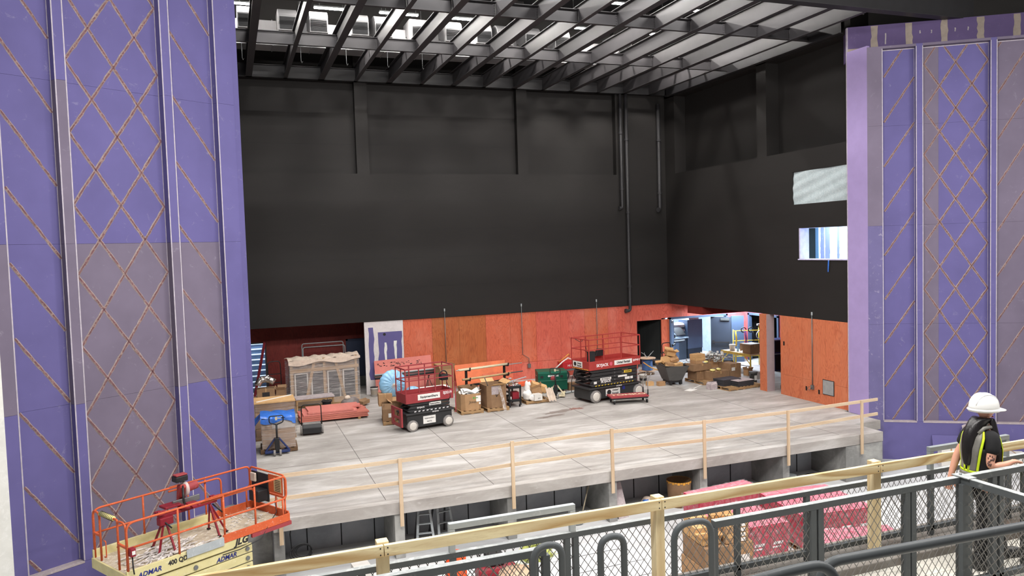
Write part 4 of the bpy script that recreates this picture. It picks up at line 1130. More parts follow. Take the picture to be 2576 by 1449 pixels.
p = B().prism([(1.0, .9, 1.62), (1.45, .9, 1.62), (1.45, .9, 1.8), (1.38, .9, 1.9), (1.15, .9, 1.9)], (0, .15, 0)).build('control_box', BLACKP, t, .01)
B().box(.02, .3, .02, .16, 1.6, 1.98).build('manual_box', BLACKP, t)
B().tube([(.1, 1.0, 2.38), (.3, .9, 2.25), (.5, 1.05, 2.3)], .012, 6).tube([(.2, .6, 2.0), (.45, .7, 1.85), (.6, 1.0, 2.05)], .01, 6).build('cable', BLACKP, t)
B().box(2.54, 2.6, .3, .8, .5, 1.25).build('ladder', SKYRED, t)
B().tube([(-.02, .9, 1.25), (-.15, .95, .8), (-.18, .95, .35)], .015, 6).build('hose', BLACKP, t)
# ---------------------------------------------------------------- pallets, boxes and materials on the stage, left half
def pallet(label, loc, rz, sx, sy, mat=None, name='pallet', group=None, h=.13):
    m = mat or PALLET
    t = thing(name, label, 'pallet', loc, rz, group)
    for y in (0, sy / 2 - .03, sy - .06): B().box(0, sx, y, y + .06, .02, h - .02).build('stringer', m, t)
    b = B(); n = max(3, int(sx / .17))
    for i in range(n):
        x = i * (sx - .1) / (n - 1); b.box(x, x + .1, 0, sy, h - .02, h)
        if i % 2 == 0: b.box(x, x + .1, 0, sy, 0, .02)
    b.build('deck_boards', m, t)
    return t
def carton(label, loc, rz, dims, mat=None, open=0, group=None, print_=None, name='carton', tilt=None, tape=True):
    """open = flap angle in degrees (0: shut)"""
    mat = mat or CARD; sx, sy, sz = dims
    t = thing(name, label, 'box', loc, rz, group)
    if tilt: t.rotation_euler = (R(tilt[0]), R(tilt[1]), rz)
    b = B()
    if not open:
        b.box(0, sx, 0, sy, 0, sz, 0); b.build('body', mat, t, .004)
        if tape: B().box(sx * .46, sx * .54, -.001, sy + .001, sz * .7, sz + .0015).build('tape', pm('brown_tape', (176, 142, 100), .4) if 'brown_tape' not in bpy.data.materials else bpy.data.materials['brown_tape'], t)
    else:
        th = .008
        b.box(0, sx, 0, sy, 0, th, 0).box(0, sx, 0, th, 0, sz, 0).box(0, sx, sy - th, sy, 0, sz, 0).box(0, th, 0, sy, 0, sz, 0).box(sx - th, sx, 0, sy, 0, sz, 0)
        b.build('body', mat, t)
        B().box(th, sx - th, th, sy - th, th, sz * .35).build('inside', CARDIN, t)
        c, s_ = math.cos(R(open)), math.sin(R(open)); f = min(sx, sy) * .42
        for (a0, a1, d) in (((0, 0), (sx, 0), (0, -1)), ((0, sy), (sx, sy), (0, 1)), ((0, 0), (0, sy), (-1, 0)), ((sx, 0), (sx, sy), (1, 0))):
            q = V((d[0] * c, d[1] * c, s_)) * f
            B().prism([(a0[0], a0[1], sz), (a1[0], a1[1], sz), (a1[0] + q.x, a1[1] + q.y, sz + q.z), (a0[0] + q.x, a0[1] + q.y, sz + q.z)], (.004, .004, -.005)).build('flap', mat, t)
    if print_:
        for (txt, x, z, size, mm) in print_:
            if txt: text(txt, size, mm, t, (x, -.002, z), (1, 0, 0), (0, 0, 1), ext=.0006, name='printing')
            else: B().box(x - size, x + size, -.003, 0, z - size * .7, z + size * .7).build('label_patch', mm, t)
    return t

# crate of windows under film
t = thing('window_crate', 'large film-wrapped timber crate of dark window frames near the darkened red wall', 'crate', (2.0, 30.45, 0), R(7))
b = B(); b.box(0, 2.7, 0, .8, .0, .03).box(0, 2.7, 0, .1, .03, .13).box(0, 2.7, .7, .8, .03, .13).box(0, 2.7, .35, .45, .03, .13).box(0, 2.7, 0, .8, .13, .16)
b.build('skid', PALLET, t)
for x in (.06, 1.33, 2.6): B().box(x - .05, x + .05, .02, .06, .16, 1.9).build('upright', PALLET, t)
for z in (.16, 1.4, 1.72): B().box(0, 2.7, .0, .03, z, z + .13).build('cross_board', PALLET, t)
for (x0, x1) in ((.55, .95), (2.15, 1.75)): B().bar((x0, .01, .1), (x1, .01, 1.85), .03, .11, 0, (1, 0, 0)).build('brace', PALLET, t)
for i, x in enumerate((.18, .82, 1.46, 2.08)):
    p = B().box(x, x + .52, .1, .16, .22, 1.36).build('window_frame', pm('pale_frame', (196, 190, 184), .6) if i == 0 else bpy.data.materials['pale_frame'], t)
    B().box(x + .05, x + .47, .09, .1, .27, 1.31).build('pane', pm('dark_pane', (40, 40, 46), .15) if i == 0 else bpy.data.materials['dark_pane'], p)
B().box(.1, 2.6, .17, .75, .17, 1.8).build('packed_stack', CARD2, t)
rnd = random.Random(3)
b = B(); b.sheet(lambda u, v: (-.06 + u * 2.82, -.06 + v * .92, 1.86 + .1 * math.sin(v * math.pi) + .03 * math.sin(u * 23 + v * 7) + .02 * math.sin(u * 51)), 40, 8)
for i in range(40): pass
b.sheet(lambda u, v: (-.06 + u * 2.82, -.065 + .02 * math.sin(u * 37), 1.88 - v * (.16 + .06 * math.sin(u * 11))), 40, 3)
b.build('crumpled_cover', FILMTOP, t)
b = B(); b.box(-.03, 2.73, -.03, .83, .1, 1.84); b.build('stretch_film', FILM, t)
# metal frame behind crate
t = thing('rolling_rack', 'pale pipe frame standing behind the window crate', 'rack', (2.75, 33.2, 0))
for y in (0, .5): B().tube(round_path([(0, y, 0), (0, y, 2.05 + y * .2), (1.75, y, 2.05 + y * .2), (1.75, y, 0)], .1), .02, 8).build('tube_hoop', GALV, t)
# low white-topped stand in front of the crate
t = thing('work_bench', 'low bench with a pale top in front of the window crate', 'bench', (2.1, 29.55, 0), R(3))
B().box(0, 1.45, 0, .62, .5, .56).build('bench_top', MUD, t, .005)
for x in (.05, 1.4):
    for y in (.05, .57): B().box(x - .03, x + .03, y - .03, y + .03, 0, .5).build('leg', PALLET, t)
B().box(.05, 1.4, .02, .05, .42, .5).build('apron', PALLET, t)
# film-wrapped roll by the wall edge
t = thing('wrapped_bundle', 'tall bundle in crumpled white film beside the left purple wall edge', 'bundle', (.35, 28.4, 0))
B().lathe([(.0, 0), (.22, 0), (.24, .4), (.2, .9), (.23, 1.5), (.2, 1.9), (.08, 2.0), (0, 2.0)], 14).build('wrapping', FILMTOP, t)
B().box(-.2, .25, -.25, .2, 0, .1).build('skid', PALLET, t)
# ladder leaning in the stair doorway
t = thing('step_ladder', 'maroon ladder leaning in the far left stair doorway', 'ladder', (.75, 33.85, 0))
for y in (0, .34): B().bar((0, y, 0), (.5, y, 2.3), .03, .09).build('side_rail', MAROONT, t)
for k in range(7): B().bar((.06 + k * .065, 0, .28 + k * .3), (.06 + k * .065, .34, .28 + k * .3), .07, .02).build('rung', GALV, t)
# hand truck
t = thing('hand_truck', 'black hand truck standing in front of the stair doorway', 'hand truck', (1.25, 31.6, 0), R(10))
B().tube(round_path([(0, 0, .1), (0, .1, 1.75), (.5, .1, 1.75), (.5, 0, .1)], .15), .018, 8).build('frame', BLACKP, t)
for z in (.5, .9, 1.25): B().bar((0, .04, z), (.5, .04, z), .02, .03).build('cross_bar', BLACKP, t)
B().box(0, .5, -.25, .02, .03, .045).build('toe_plate', BLACKP, t)
for x in (-.04, .54): B().cyl((x - .03, .1, .13), (x + .03, .1, .13), .13, 16).build('wheel', BLACKR, t)
# cartons behind the grey-wrapped stack, with foil duct
pallet('pallet under the brown cartons with the foil duct', (.45, 28.9, 0), 0, 1.25, .95)
carton('wide brown carton on its pallet at the far left of the stage', (.5, 28.95, .13), 0, (1.15, .85, .62), CARD2)
carton('brown carton with a dark print, carrying the silver foil duct', (.72, 28.98, .755), 0, (.62, .5, .38), CARD2, print_=[('', .31, .17, .13, INK)])
carton('open brown carton beside the silver foil duct', (1.38, 29.0, .755), R(-10), (.32, .45, .3), CARD2, open=60)
t = thing('foil_duct', 'crumpled silver foil flexible duct on the brown cartons', 'duct', (.75, 29.1, 1.26))
pts = [(0, 0, 0), (.08, .02, .16), (.24, .05, .22), (.42, .03, .2), (.6, .0, .08)]
b = B(); P = round_path(pts, .2, 8); 
b2 = []
for i, p in enumerate(P): b2.append(p)
for i in range(len(P) - 1):
    for j in range(3):
        c = P[i].lerp(P[i + 1], j / 3)
b.tube(P, .12, 14); b.build('flexible_tube', FOIL, t)
b = B()
for i in range(2, len(P) - 2):
    b.blob(P[i] + V((rnd.uniform(-.05, .05), rnd.uniform(-.08, 0), rnd.uniform(-.02, .06))), (.06, .07, .08), 0, 8, 5, .3, i, False)
b.build('crumpled_fold', FOIL, t)
# grey-wrapped stack
t = thing('wrapped_stack', 'tall grey film-wrapped pallet stack with a tan lid, behind the blue-topped one', 'pallet load', (.52, 25.72, 0))
B().box(.02, 1.28, .02, 1.08, .0, .12).build('skid', PALLET, t)
for i in range(4): B().box(.04, 1.26, .04, 1.06, .13 + i * .265, .385 + i * .265).build('layer', CARD2 if i % 2 else CARD, t)
B().box(0, 1.3, 0, 1.1, 1.2, 1.235).build('lid', CARD3, t)
B().box(.0, 1.3, .0, 1.1, .06, 1.2).build('stretch_film', FILMGREY, t)
tag(B().bar((.6, 25.9, 1.25), (1.75, 26.7, 1.25), .05, .02).build('trim_strip', PAPER), 'thin white strip lying across the tan lid of the grey-wrapped stack', 'strip')
# blue-topped pallet
pallet('dark pallet under the blue-topped boxes at the front left of the stage', (.62, 23.95, 0), R(-2), 1.08, .95, CARDIN)
t = thing('wrapped_stack', 'film-wrapped brown boxes with a blue plastic top, behind the blue pallet jack', 'pallet load', (.68, 24.0, .13), R(-2))
for i in range(3): B().box(0, .96, 0, .84, i * .3, .295 + i * .3).build('layer', CARD2, t, .01)
B().box(.3, .97, -.004, 0, .62, .88).build('pale_panel', pm('pale_card', (178, 170, 164), .7), t)
rnd = random.Random(5)
def bl(u, v):
    x = -.03 + u * 1.02; y = -.05 + v * .95
    return (x, y, .93 + .12 * math.sin(v * math.pi) ** .5 * (1 - .25 * u) + .025 * math.sin(u * 13 + v * 9) + .012 * math.sin(u * 31 + v * 23))
b = B(); b.sheet(bl, 26, 18)
b.sheet(lambda u, v: (-.03 + u * 1.02, -.05 - .02 * math.sin(u * 17) * v, .93 - v * (.12 + .05 * math.sin(u * 7) + .05 * (u > .9))), 26, 4)
b.sheet(lambda u, v: (-.03 - v * (.22 + .05 * math.sin(u * 9)), -.05 + u * .9, .95 - v * (.28 + .06 * math.sin(u * 11))), 14, 5)
b.sheet(lambda u, v: (.99 + .02 * v, -.05 + u * .9, .94 - v * .3), 10, 4)
b.build('blue_cover', BLUEFILM, t)
B().box(-.012, .975, -.012, .855, .01, .9).build('stretch_film', FILM, t)
# blue pallet jack
def jack(label, loc, rz, mat, hmat, fork=1.1):
    t = thing('pallet_jack', label, 'pallet jack', loc, rz)
    for x in (-.25, .25): B().box(x - .08, x + .08, .0, fork, .06, .11).build('fork', mat, t, .01)
    for x in (-1, 1): B().bar((x * .05, -.05, .5), (x * .36, -.1, .1), .09, .035).build('side_brace', mat, t, .006)
    B().box(-.36, .36, -.16, -.02, .06, .13).build('frame_base', mat, t, .01)
    B().box(-.07, .07, -.2, -.04, .1, .52).build('pump', BLACKP, t, .015)
    for x in (-.085, .085): B().cyl((x - .03, -.24, .09), (x + .03, -.24, .09), .09, 18).build('steer_wheel', GREYTYRE, t)
    B().tube([(0, -.16, .45), (0, -.2, .95)], .028, 10).build('handle_stem', hmat, t)
    B().tube(round_path([(0, -.2, .93), (-.2, -.205, 1.0), (-.2, -.215, 1.2), (.2, -.215, 1.2), (.2, -.205, 1.0), (0, -.2, .93)], .06), .017, 8).build('handle_loop', BLACKP, t)
    B().bar((-.04, -.22, 1.13), (.14, -.22, 1.12), .015, .02).cbox((-.0, -.2, 1.12), (.06, .04, .1)).build('control_lever', JACKCREAM, t)
    return t
jack('blue pallet jack with a black loop handle at the front left of the stage', (1.1, 23.85, 0), R(-2), NAVY, BLACKP, .9)
# push sweeper
t = thing('floor_sweeper', 'black push sweeper with a hoop handle beside the red lumber stack', 'sweeper', (2.0, 25.75, 0), R(-4))
B().prism([(0, 0, .06), (0, .0, .26), (0, .1, .36), (0, .42, .34), (0, .5, .1), (0, .4, .05)], (.62, 0, 0)).build('body', BLACKP, t, .02)
B().box(.02, .6, .12, .42, .345, .37).build('lid', GREYTYRE, t, .01)
for x in (-.04, .66): B().cyl((x - .025, .25, .15), (x + .025, .25, .15), .15, 18).build('wheel', GREYTYRE, t, .01)
B().tube(round_path([(-.02, .3, .3), (.0, .1, 1.02), (.62, .1, 1.02), (.64, .3, .3)], .12), .017, 8).build('handle', BLACKP, t)
# red lumber stack
rnd = random.Random(9)
n = 0
ll = 'red stained plank in the low lumber stack behind the sweeper'
first = None
for lay in range(5):
    for k in range(5):
        x0 = 2.08 + rnd.uniform(-.02, .03) + (.3 if lay == 4 else 0) + (lay == 3) * .12; L = 2.4 + rnd.uniform(-.03, .03) - (lay > 2) * .5 - (lay == 4) * .3 * (k < 2)
        y = 27.55 + k * .245
        o = B().box(0, L, 0, .235, 0, .056).build('lumber_plank', REDLUM if lay < 3 else PINKBOARD, None, .003)
        o.location = (x0, y, .07 + lay * .066); tag(o, ll, 'plank', 'planks of the red lumber stack')
for x in (2.3, 4.1): tag(B().box(x, x + .09, 27.5, 28.8, 0, .07).build('bearer', PALLET), 'short bearer under the %s end of the red lumber stack' % ('sweeper' if x < 3 else 'far'), 'timber')
# cable reel
def reel(label, loc, r, h, core, mflange, mcable):
    t = thing('cable_reel', label, 'cable reel', loc)
    for z in (0, h - .03): B().cyl((0, 0, z), (0, 0, z + .03), r, 26).build('flange', mflange, t)
    b = B(); n = 9
    pr = [(0, .03)]
    for i in range(n):
        z = .03 + (h - .06) * i / n; d = (h - .06) / n
        pr += [(core, z), (core + .02, z + d * .5), (core, z + d)]
    pr.append((0, h - .03)); b.lathe(pr, 22); b.build('wound_cable', mcable, t)
    return t
t = reel('small black reel of cable standing between the low bench and red lumber', (3.2, 29.2, 0), .2, .45, .15, BLACKP, BLACKR)
for a in (0, 1.2, 2.4, 3.6): B().tube([(0, 0, .45), (.12 * math.cos(a), .12 * math.sin(a), .5), (.2 * math.cos(a), .2 * math.sin(a), .47)], .01, 5).build('loose_end', BLACKR, t)
# grey rubbish bag and flattened cartons
t = thing('rubbish_bag', 'translucent grey rubbish bag slumped at the right end of the window crate', 'bag', (4.15, 29.75, 0))
B().blob((0, 0, .2), (.36, .28, .22), 0, 16, 9, .14, 5).build('bag', pm('grey_bag', (120, 112, 110), .35, 0, .25, 8, .5), t, sub=1)
B().blob((-.12, -.06, .4), (.12, .1, .09), 0, 10, 6, .25, 8).build('contents', FILMTOP, t)
for i, (x, y, a, tl) in enumerate(((4.5, 29.8, 10, 8), (4.42, 30.2, -25, -12), (4.62, 29.6, 40, 5))):
    carton(('flattened dark carton beside the grey rubbish bag, lowest', 'tilted dark carton behind the grey rubbish bag', 'crushed dark carton at the front of the grey rubbish bag')[i], (x, y, .02 + i * .02), R(a), (.4, .3, .14), CARD2, tilt=(tl, -tl), tape=False)
# paint bucket
def bucket(label, loc, r, h, mat, lid=None, wire=True, name='bucket'):
    t = thing(name, label, 'bucket', loc)
    b = B(); b.lathe([(0, 0), (r * .85, 0), (r, h), (r * 1.05, h), (r * 1.05, h - .04), (r * .99, h - .045)], 24); b.lathe([(r * .96, h), (r * .82, .02), (0, .02)], 24)
    b.build('shell', mat, t)
    if lid: B().lathe([(0, 0), (r * 1.06, 0), (r * 1.06, .025), (r * .9, .03), (0, .025)], 24, (0, 0, h)).build('lid', lid, t)
    if wire: B().tube(arc((0, 0, h - .05), r * 1.06, 180, 360, 10, (1, 0, 0), (0, .4, .9)), .005, 5).build('bail', STEELG, t)
    return t
t = bucket('white paint bucket with a dark lid at the foot of the purple and white panel', (5.42, 31.6, 0), .16, .36, BUCKETW, BLACKP)
B().lathe([(.145, .08), (.155, .26)], 24).build('label_band', pm('buff_label', (150, 140, 126), .7), t)
# salmon boards leaning
for i, (x0, x1, z, y, lab) in enumerate(((5.5, 7.95, 1.42, 31.55, 'long salmon board with printing leaning on the purple and white panel'), (6.2, 8.0, .62, 31.42, 'lower salmon board leaning in front of the long one'))):
    b = B(); dy = .33 * z / 1.42; b.prism([(x0, y, 0), (x1, y, 0), (x1, y + dy * 1.03, z + .08), (x0, y + dy, z)], (0, .025, 0))
    o = tag(b.build('leaning_board', PINKBOARD), lab, 'board')
    if i == 0:
        q = B(); rnd = random.Random(2)
        for k in range(46): 
            xx = x0 + .08 + rnd.random() * 1.9; zz = z - .1 - rnd.random() * .16; q.box(xx, xx + rnd.uniform(.03, .09), y + .33 * zz / z - .012, y + .33 * zz / z - .008, zz, zz + .02)
        q.build('printing', INK, o)
for i, (x0, x1, z, lab) in enumerate(((9.0, 11.35, .95, 'wide orange plywood offcut leaning behind the black pipe rack'), (10.2, 11.6, .5, 'short orange plywood offcut leaning low behind the pipe rack'))):
    b = B(); y = 31.6 - i * .12; dy = .35 * z; b.prism([(x0, y, 0), (x1, y, 0), (x1, y + dy * 1.05, z + .05), (x0, y + dy, z)], (0, .02, 0)); tag(b.build('leaning_board', PLYO[0] if i else pm('bright_orange_ply', (214, 112, 70), .6, 0, .15, 3)), lab, 'board')
for i, (x, y) in enumerate(((11.2, 30.8), (11.9, 31.0))): tag(B().cbox((x, y, .03 + i * .02), (1.2, .7, .04), rz=.15 + i * .1).build('floor_sheet', pm('bright_orange_sheet', (216, 96, 58), .6) if i == 0 else bpy.data.materials['bright_orange_sheet']), ('orange sheet lying on the floor left of the green job box', 'orange sheet lying behind the green job box')[i], 'sheet')
# pipes on stands before the salmon board
for i, (y, z, r, m, lab) in enumerate(((31.05, .92, .045, STEELG, 'thick grey pipe lying on the stands before the salmon board'), (30.95, .98, .03, GALV, 'thin bright pipe on top of the stands before the salmon board'), (30.9, .84, .05, BLACKST2, 'dark pipe lying lowest on the stands before the salmon board'))):
    t = thing('pipe', lab, 'pipe', (5.35, y, z), R(3)); B().tube([(0, 0, 0), (2.9, 0, .04)], r, 10).build('tube', m, t)
    B().cyl((.5, 0, .0), (.62, 0, .0), r * 1.4, 10).build('coupling', STEELG, t)
for i, x in enumerate((5.9, 7.6)):
    t = thing('pipe_stand', ('pipe stand nearer the paint bucket', 'pipe stand behind the smaller red lift')[i], 'stand', (x, 31.0, 0))
    for a in (0, 120, 240): B().tube([(0, 0, .7), (.28 * math.cos(R(a)), .28 * math.sin(R(a)), .0)], .014, 6).build('leg', BLACKP, t)
    B().tube([(0, 0, .6), (0, 0, .78)], .016, 6).bar((0, -.16, .78), (0, .16, .78), .04, .03).build('head', BLACKP, t)
# boxes and round pale-blue bundle left of the smaller lift
pallet('pallet under the brown boxes left of the smaller red lift', (4.72, 26.0, 0), R(-8), .95, 1.1)
carton('brown carton topmost at the left of the smaller red lift', (4.7, 26.6, .56), R(-6), (.48, .45, .42), CARD, print_=[])
carton('brown carton with white labels, lowest front left of the smaller red lift', (4.72, 26.06, .13), R(-8), (.5, .48, .42), CARD2, open=110, print_=[('', .3, .2, .1, PAPER), ('', .36, .06, .06, PAPER)])
carton('open grey-brown carton with black parts beside the smaller red lift', (5.08, 26.12, .36), R(-6), (.42, .5, .36), CARD, open=35)
carton('brown carton on the pallet behind the smaller red lift end', (5.25, 26.1, .13), R(-8), (.4, .7, .22), CARD2)
carton('brown carton under the round pale blue bundle', (5.0, 26.75, .13), R(-5), (.55, .4, .68), CARD)
t = thing('wrapped_disc', 'round bundle wrapped in pleated pale blue film, left of the smaller red lift', 'bundle', (5.28, 26.95, 1.27), R(8))
b = B()
def dsc(u, v):
    a = 2 * math.pi * u; r = .5 * math.sin(v * math.pi / 2) ** .8 * (1 + .02 * math.sin(a * 17))
    return (r * math.cos(a), -.2 * math.cos(v * math.pi / 2) + .012 * math.sin(a * 19) * math.sin(v * 3), r * math.sin(a))
b.sheet(dsc, 76, 10); b.sheet(lambda u, v: (lambda p: (p[0], -p[1] * .5, p[2]))(dsc(1 - u, v)), 40, 6)
b.build('film_wrap', PALEBLUE, t)
b = B()
for k in range(14): 
    a = k * .45; b.tube([(0, -.215, 0), (.1 * math.cos(a), -.2, .1 * math.sin(a) - .06), (.28 * math.cos(a), -.13, .28 * math.sin(a) - .05)], .008, 4)
b.build('gathered_pleat', FILMTOP, t)
# pale goods behind the smaller lift
t = thing('film_bag', 'bright pale blue film bag behind the smaller red lift', 'bag', (6.0, 27.3, 0))
B().blob((.1, 0, .75), (.36, .25, .3), 0, 14, 8, .12, 3).build('bag', PALEBLUE, t, sub=1); B().box(-.2, .4, -.25, .25, 0, .5).build('carton_base', CARD2, t)
carton('long white carton lying behind the smaller red lift', (6.45, 27.5, .5), R(6), (1.15, .5, .35), MUDWHITE, tape=False); carton('brown carton supporting the long white carton', (6.6, 27.5, 0), R(6), (.9, .5, .49), CARD2)
# black rack of pipes
t = thing('pipe_rack', 'black steel rack carrying long pipes before the orange plywood', 'rack', (8.65, 29.3, 0), R(14))
for x in (.1, 1.95):
    B().box(x - .04, x + .04, -.04, .04, 0, 1.2).build('upright', BLACKP, t)
    B().box(x - .04, x + .04, -.35, .35, .0, .06).build('foot', BLACKP, t)
    for z in (1.12, .72, .3): B().bar((x, .0, z), (x, -.3, z + .02), .05, .05).bar((x, -.3, z), (x, -.33, z + .14), .04, .04).build('arm', BLACKP, t)
for z in (.18, .48): B().bar((-.3, .0, z), (2.1, .0, z + .02), .07, .09).build('cross_member', BLACKP, t)
def pipe(label, x0, x1, y, z, r, m, dz=0): 
    q = thing('pipe', label, 'pipe', (8.65, 29.3, 0), R(14)); B().tube([(x0, y, z), (x1, y, z + dz)], r, 9).build('tube', m, q)
pipe('cream pipe on the top arms of the black rack, front', -.35, 1.9, -.24, 1.185, .03, JACKCREAM); pipe('grey conduit on the top arms of the black rack, sticking out furthest', -.45, 2.75, -.15, 1.18, .018, GALV, -.03); pipe('cream pipe on the top arms of the black rack, back', -.3, 2.1, -.07, 1.19, .028, JACKCREAM)
pipe('thick tan pipe on the middle arms of the black rack', -.2, 2.1, -.22, .8, .045, pm('tan_pipe', (186, 158, 118), .6)); pipe('dark conduit on the middle arms of the black rack', 1.2, 2.8, -.12, .79, .025, STEELG); pipe('grey pipe on the lowest arms of the black rack', -.5, 1.5, -.2, .36, .03, GALV)
carton('tall open brown carton behind the left end of the pipe rack', (7.95, 30.4, 0), R(8), (.62, .5, 1.05), CARD, open=70)
carton('brown carton on the floor below the pipe rack', (8.4, 28.5, 0), R(10), (.55, .5, .38), CARD2, open=75)
# ---------------------------------------------------------------- stage, middle and right half
def gaylord(label, loc, rz, dims, mat, flap, label2):
    pallet(label2, loc, rz, dims[0] + .08, dims[1] + .08)
    sx, sy, sz = dims
    t = thing('open_box', label, 'box', (loc[0] + .04, loc[1] + .04, .13), rz)
    b = B(); c = .13; th = .01
    P = [(c, 0), (sx - c, 0), (sx, c), (sx, sy - c), (sx - c, sy), (c, sy), (0, sy - c), (0, c)]
    for i in range(8):
        p, q = P[i], P[(i + 1) % 8]
        b.prism([(p[0], p[1], 0), (q[0], q[1], 0), (q[0], q[1], sz), (p[0], p[1], sz)], ((sx / 2 - (p[0] + q[0]) / 2) * .02, (sy / 2 - (p[1] + q[1]) / 2) * .02, 0))
    b.add([(p[0], p[1], .01) for p in P], [tuple(range(8))]); b.build('walls', mat, t)
    B().box(c, sx - c, c, sy - c, .02, sz * .45).build('inside', CARDIN, t)
    if flap:
        for i, (ox, oz) in ((0, (0, -.25)), (2, (.22, .05)), (4, (0, .2)), (6, (-.2, .12))):
            p, q = P[i], P[i + 1]
            B().prism([(p[0], p[1], sz), (q[0], q[1], sz), (q[0] + ox, q[1] + oz * .9, sz + flap), (p[0] + ox, p[1] + oz * .9, sz + flap)], (0, .008, .004)).build('flap', CARD3, t)
    return t
t = gaylord('low open brown box with a green mark, filled with white paper', (7.62, 26.3, 0), R(2), (.78, .85, .6), CARD, 0, 'pallet under the low open brown box')
b = B()
for i in range(5):
    rnd = random.Random(i); b.sheet(lambda u, v: (.08 + i * .05 + u * .5, .1 + v * .6, .56 + .1 * math.sin(u * 3 + i) + .05 * math.sin(v * 7 + i * 2) + i * .012), 8, 8, 0, False)
tag(b.build('crumpled_paper', PAPER, None, solid=.004), 'crumpled white paper heaped in the low open brown box', 'paper').location = (7.66, 26.34, .13)
text('Jones', .13, INK, t, (.42, -.004, .3), (1, 0, 0), (0, 0, 1), 'printing', .0006, .2)
B().cyl((.46, -.003, .45), (.46, 0, .45), .035, 10).build('green_mark', GREENINK, t); B().box(.52, .62, -.003, 0, .43, .46).build('green_mark', GREENINK, t)
B().box(.55, .73, -.003, .0, .3, .52).build('paper_label', PAPER, t); B().box(.66, .72, -.003, 0, .2, .27).build('paper_label', PAPER, t)
t = gaylord('tall open brown box with spread flaps and a strip of film', (8.62, 26.28, 0), R(3), (.78, 1.0, .82), CARD2, .1, 'pallet under the tall open brown box')
B().box(.14, .42, -.012, -.004, .5, .82).build('paper_label', MUD, t)
b = B(); b.sheet(lambda u, v: (.38 + u * .12 + .14 * v, -.03 - .22 * v + .02 * math.sin(v * 9), .84 - v * .95), 3, 14); b.build('film_strip', wrap_film('loose_film', (226, 220, 218), .5, (2, 2, 5), .8), t)
text('V', .2, INK, t, (.33, -.006, .46), (1, 0, 0), (0, 0, 1), 'printing', .0006, .2, sx=1.4)
B().bar((.3, .3, .3), (-.08, .1, 1.15), .025, .025).build('stick', STEELG, t)
# black service cart
t = thing('service_cart', 'black two-shelf cart heaped with junk, right of the tall open box', 'cart', (9.58, 26.62, 0), R(-1))
for z in (.22, .72): 
    b = B(); b.box(0, .5, 0, 1.0, z, z + .03).box(0, .5, 0, .02, z, z + .1).box(0, .5, .98, 1.0, z, z + .1).box(0, .02, 0, 1, z, z + .1).box(.48, .5, 0, 1, z, z + .1); b.build('shelf', BLACKP, t)
for x in (.03, .47):
    for y in (.03, .97): B().box(x - .03, x + .03, y - .03, y + .03, .08, .78).build('leg', BLACKP, t)
for x in (.05, .45):
    for y in (.08, .92): B().cyl((x - .02, y, .05), (x + .02, y, .05), .05, 12).build('caster', BLACKR, t)
carton('small maroon case on the lower shelf of the black cart', (9.76, 26.7, .26), 0, (.26, .3, .3), MAROONT, tape=False)
carton('white tub on the lower shelf of the black cart', (9.62, 26.7, .26), 0, (.1, .14, .14), BUCKETW, tape=False)
rnd = random.Random(21)
mats = [PAPER, FILMTOP, CARD2, STEELG, SKYPINK, CARDIN, GALV, MUD]
b = B()
for k in range(70):
    m = k % 8; c = (rnd.uniform(.04, .46), rnd.uniform(.05, .95), .78 + abs(rnd.gauss(0, .07)))
    rot = Matrix.Rotation(rnd.uniform(0, 3), 3, 'Z') @ Matrix.Rotation(rnd.uniform(-.6, .6), 3, 'X')
    if k % 3 == 0: b.blob(c, (rnd.uniform(.03, .09), rnd.uniform(.03, .09), rnd.uniform(.02, .06)), m, 8, 5, .25, k)
    else: b.cbox(c, (rnd.uniform(.03, .2), rnd.uniform(.02, .1), rnd.uniform(.02, .07)), m, rot=rot)
o = b.build('scrap_heap', mats); o.location = (9.58, 26.62, 0); tag(o, 'heap of mixed scraps and wrappers on top of the black cart', 'scraps'); o['kind'] = 'stuff'
tag(B().bar((9.7, 26.9, .95), (10.55, 27.3, 1.0), .04, .03).build('trim_length', GALV), 'pale metal length sticking out of the heap on the black cart', 'strip')
# pallet with white bags and cartons
pallet('pallet under the white bags and tipped cartons, beside the green job box', (10.38, 26.88, 0), R(3), 1.0, 1.0)
t = thing('white_bag', 'tall white plastic bag slumped between the black cart and tipped cartons', 'bag', (10.5, 27.1, .13))
PB = pm('white_bag', (220, 216, 212), .4, 0, .12, 9, .5)
q = B(); q.blob((0, 0, .2), (.2, .18, .22), 0, 12, 8, .22, 31); q.blob((.02, .02, .48), (.12, .1, .26), 0, 10, 8, .28, 32); q.blob((.09, 0, .62), (.09, .06, .1), 0, 9, 6, .3, 33); q.build('bag', PB, t, sub=1)
B().blob((.22, -.1, .1), (.22, .18, .14), 0, 10, 7, .2, 3).build('bag_fold', bpy.data.materials['white_bag'], t, sub=1)
t = carton('small white carton with a recycling mark at the front of the pallet', (10.68, 26.78, .13), R(6), (.34, .3, .24), BUCKETW, tape=False, open=0)
text('XC', .09, INK, t, (.2, -.003, .08), (1, 0, 0), (0, 0, 1), 'printing', .0006)
carton('tipped open brown carton, upper of the pair on the pallet by the job box', (10.75, 27.35, .5), R(-12), (.62, .35, .24), CARD3, print_=[('', .25, .14, .1, INK)], tilt=(10, 20))
carton('tilted brown carton under the tipped one by the green job box', (10.8, 27.2, .2), R(-15), (.38, .35, .3), CARD, open=50, tilt=(0, -18))
t = thing('film_scrap', 'crumpled white film hanging over the right corner of the pallet', 'film', (11.15, 26.85, .13))
B().sheet(lambda u, v: (u * .3 + .1 * v, -.12 * v + .03 * math.sin(u * 11), .45 - .5 * v + .03 * math.sin(u * 15 + v * 9)), 10, 10, 0, False).build('sheet', FILMTOP, t, solid=.004)
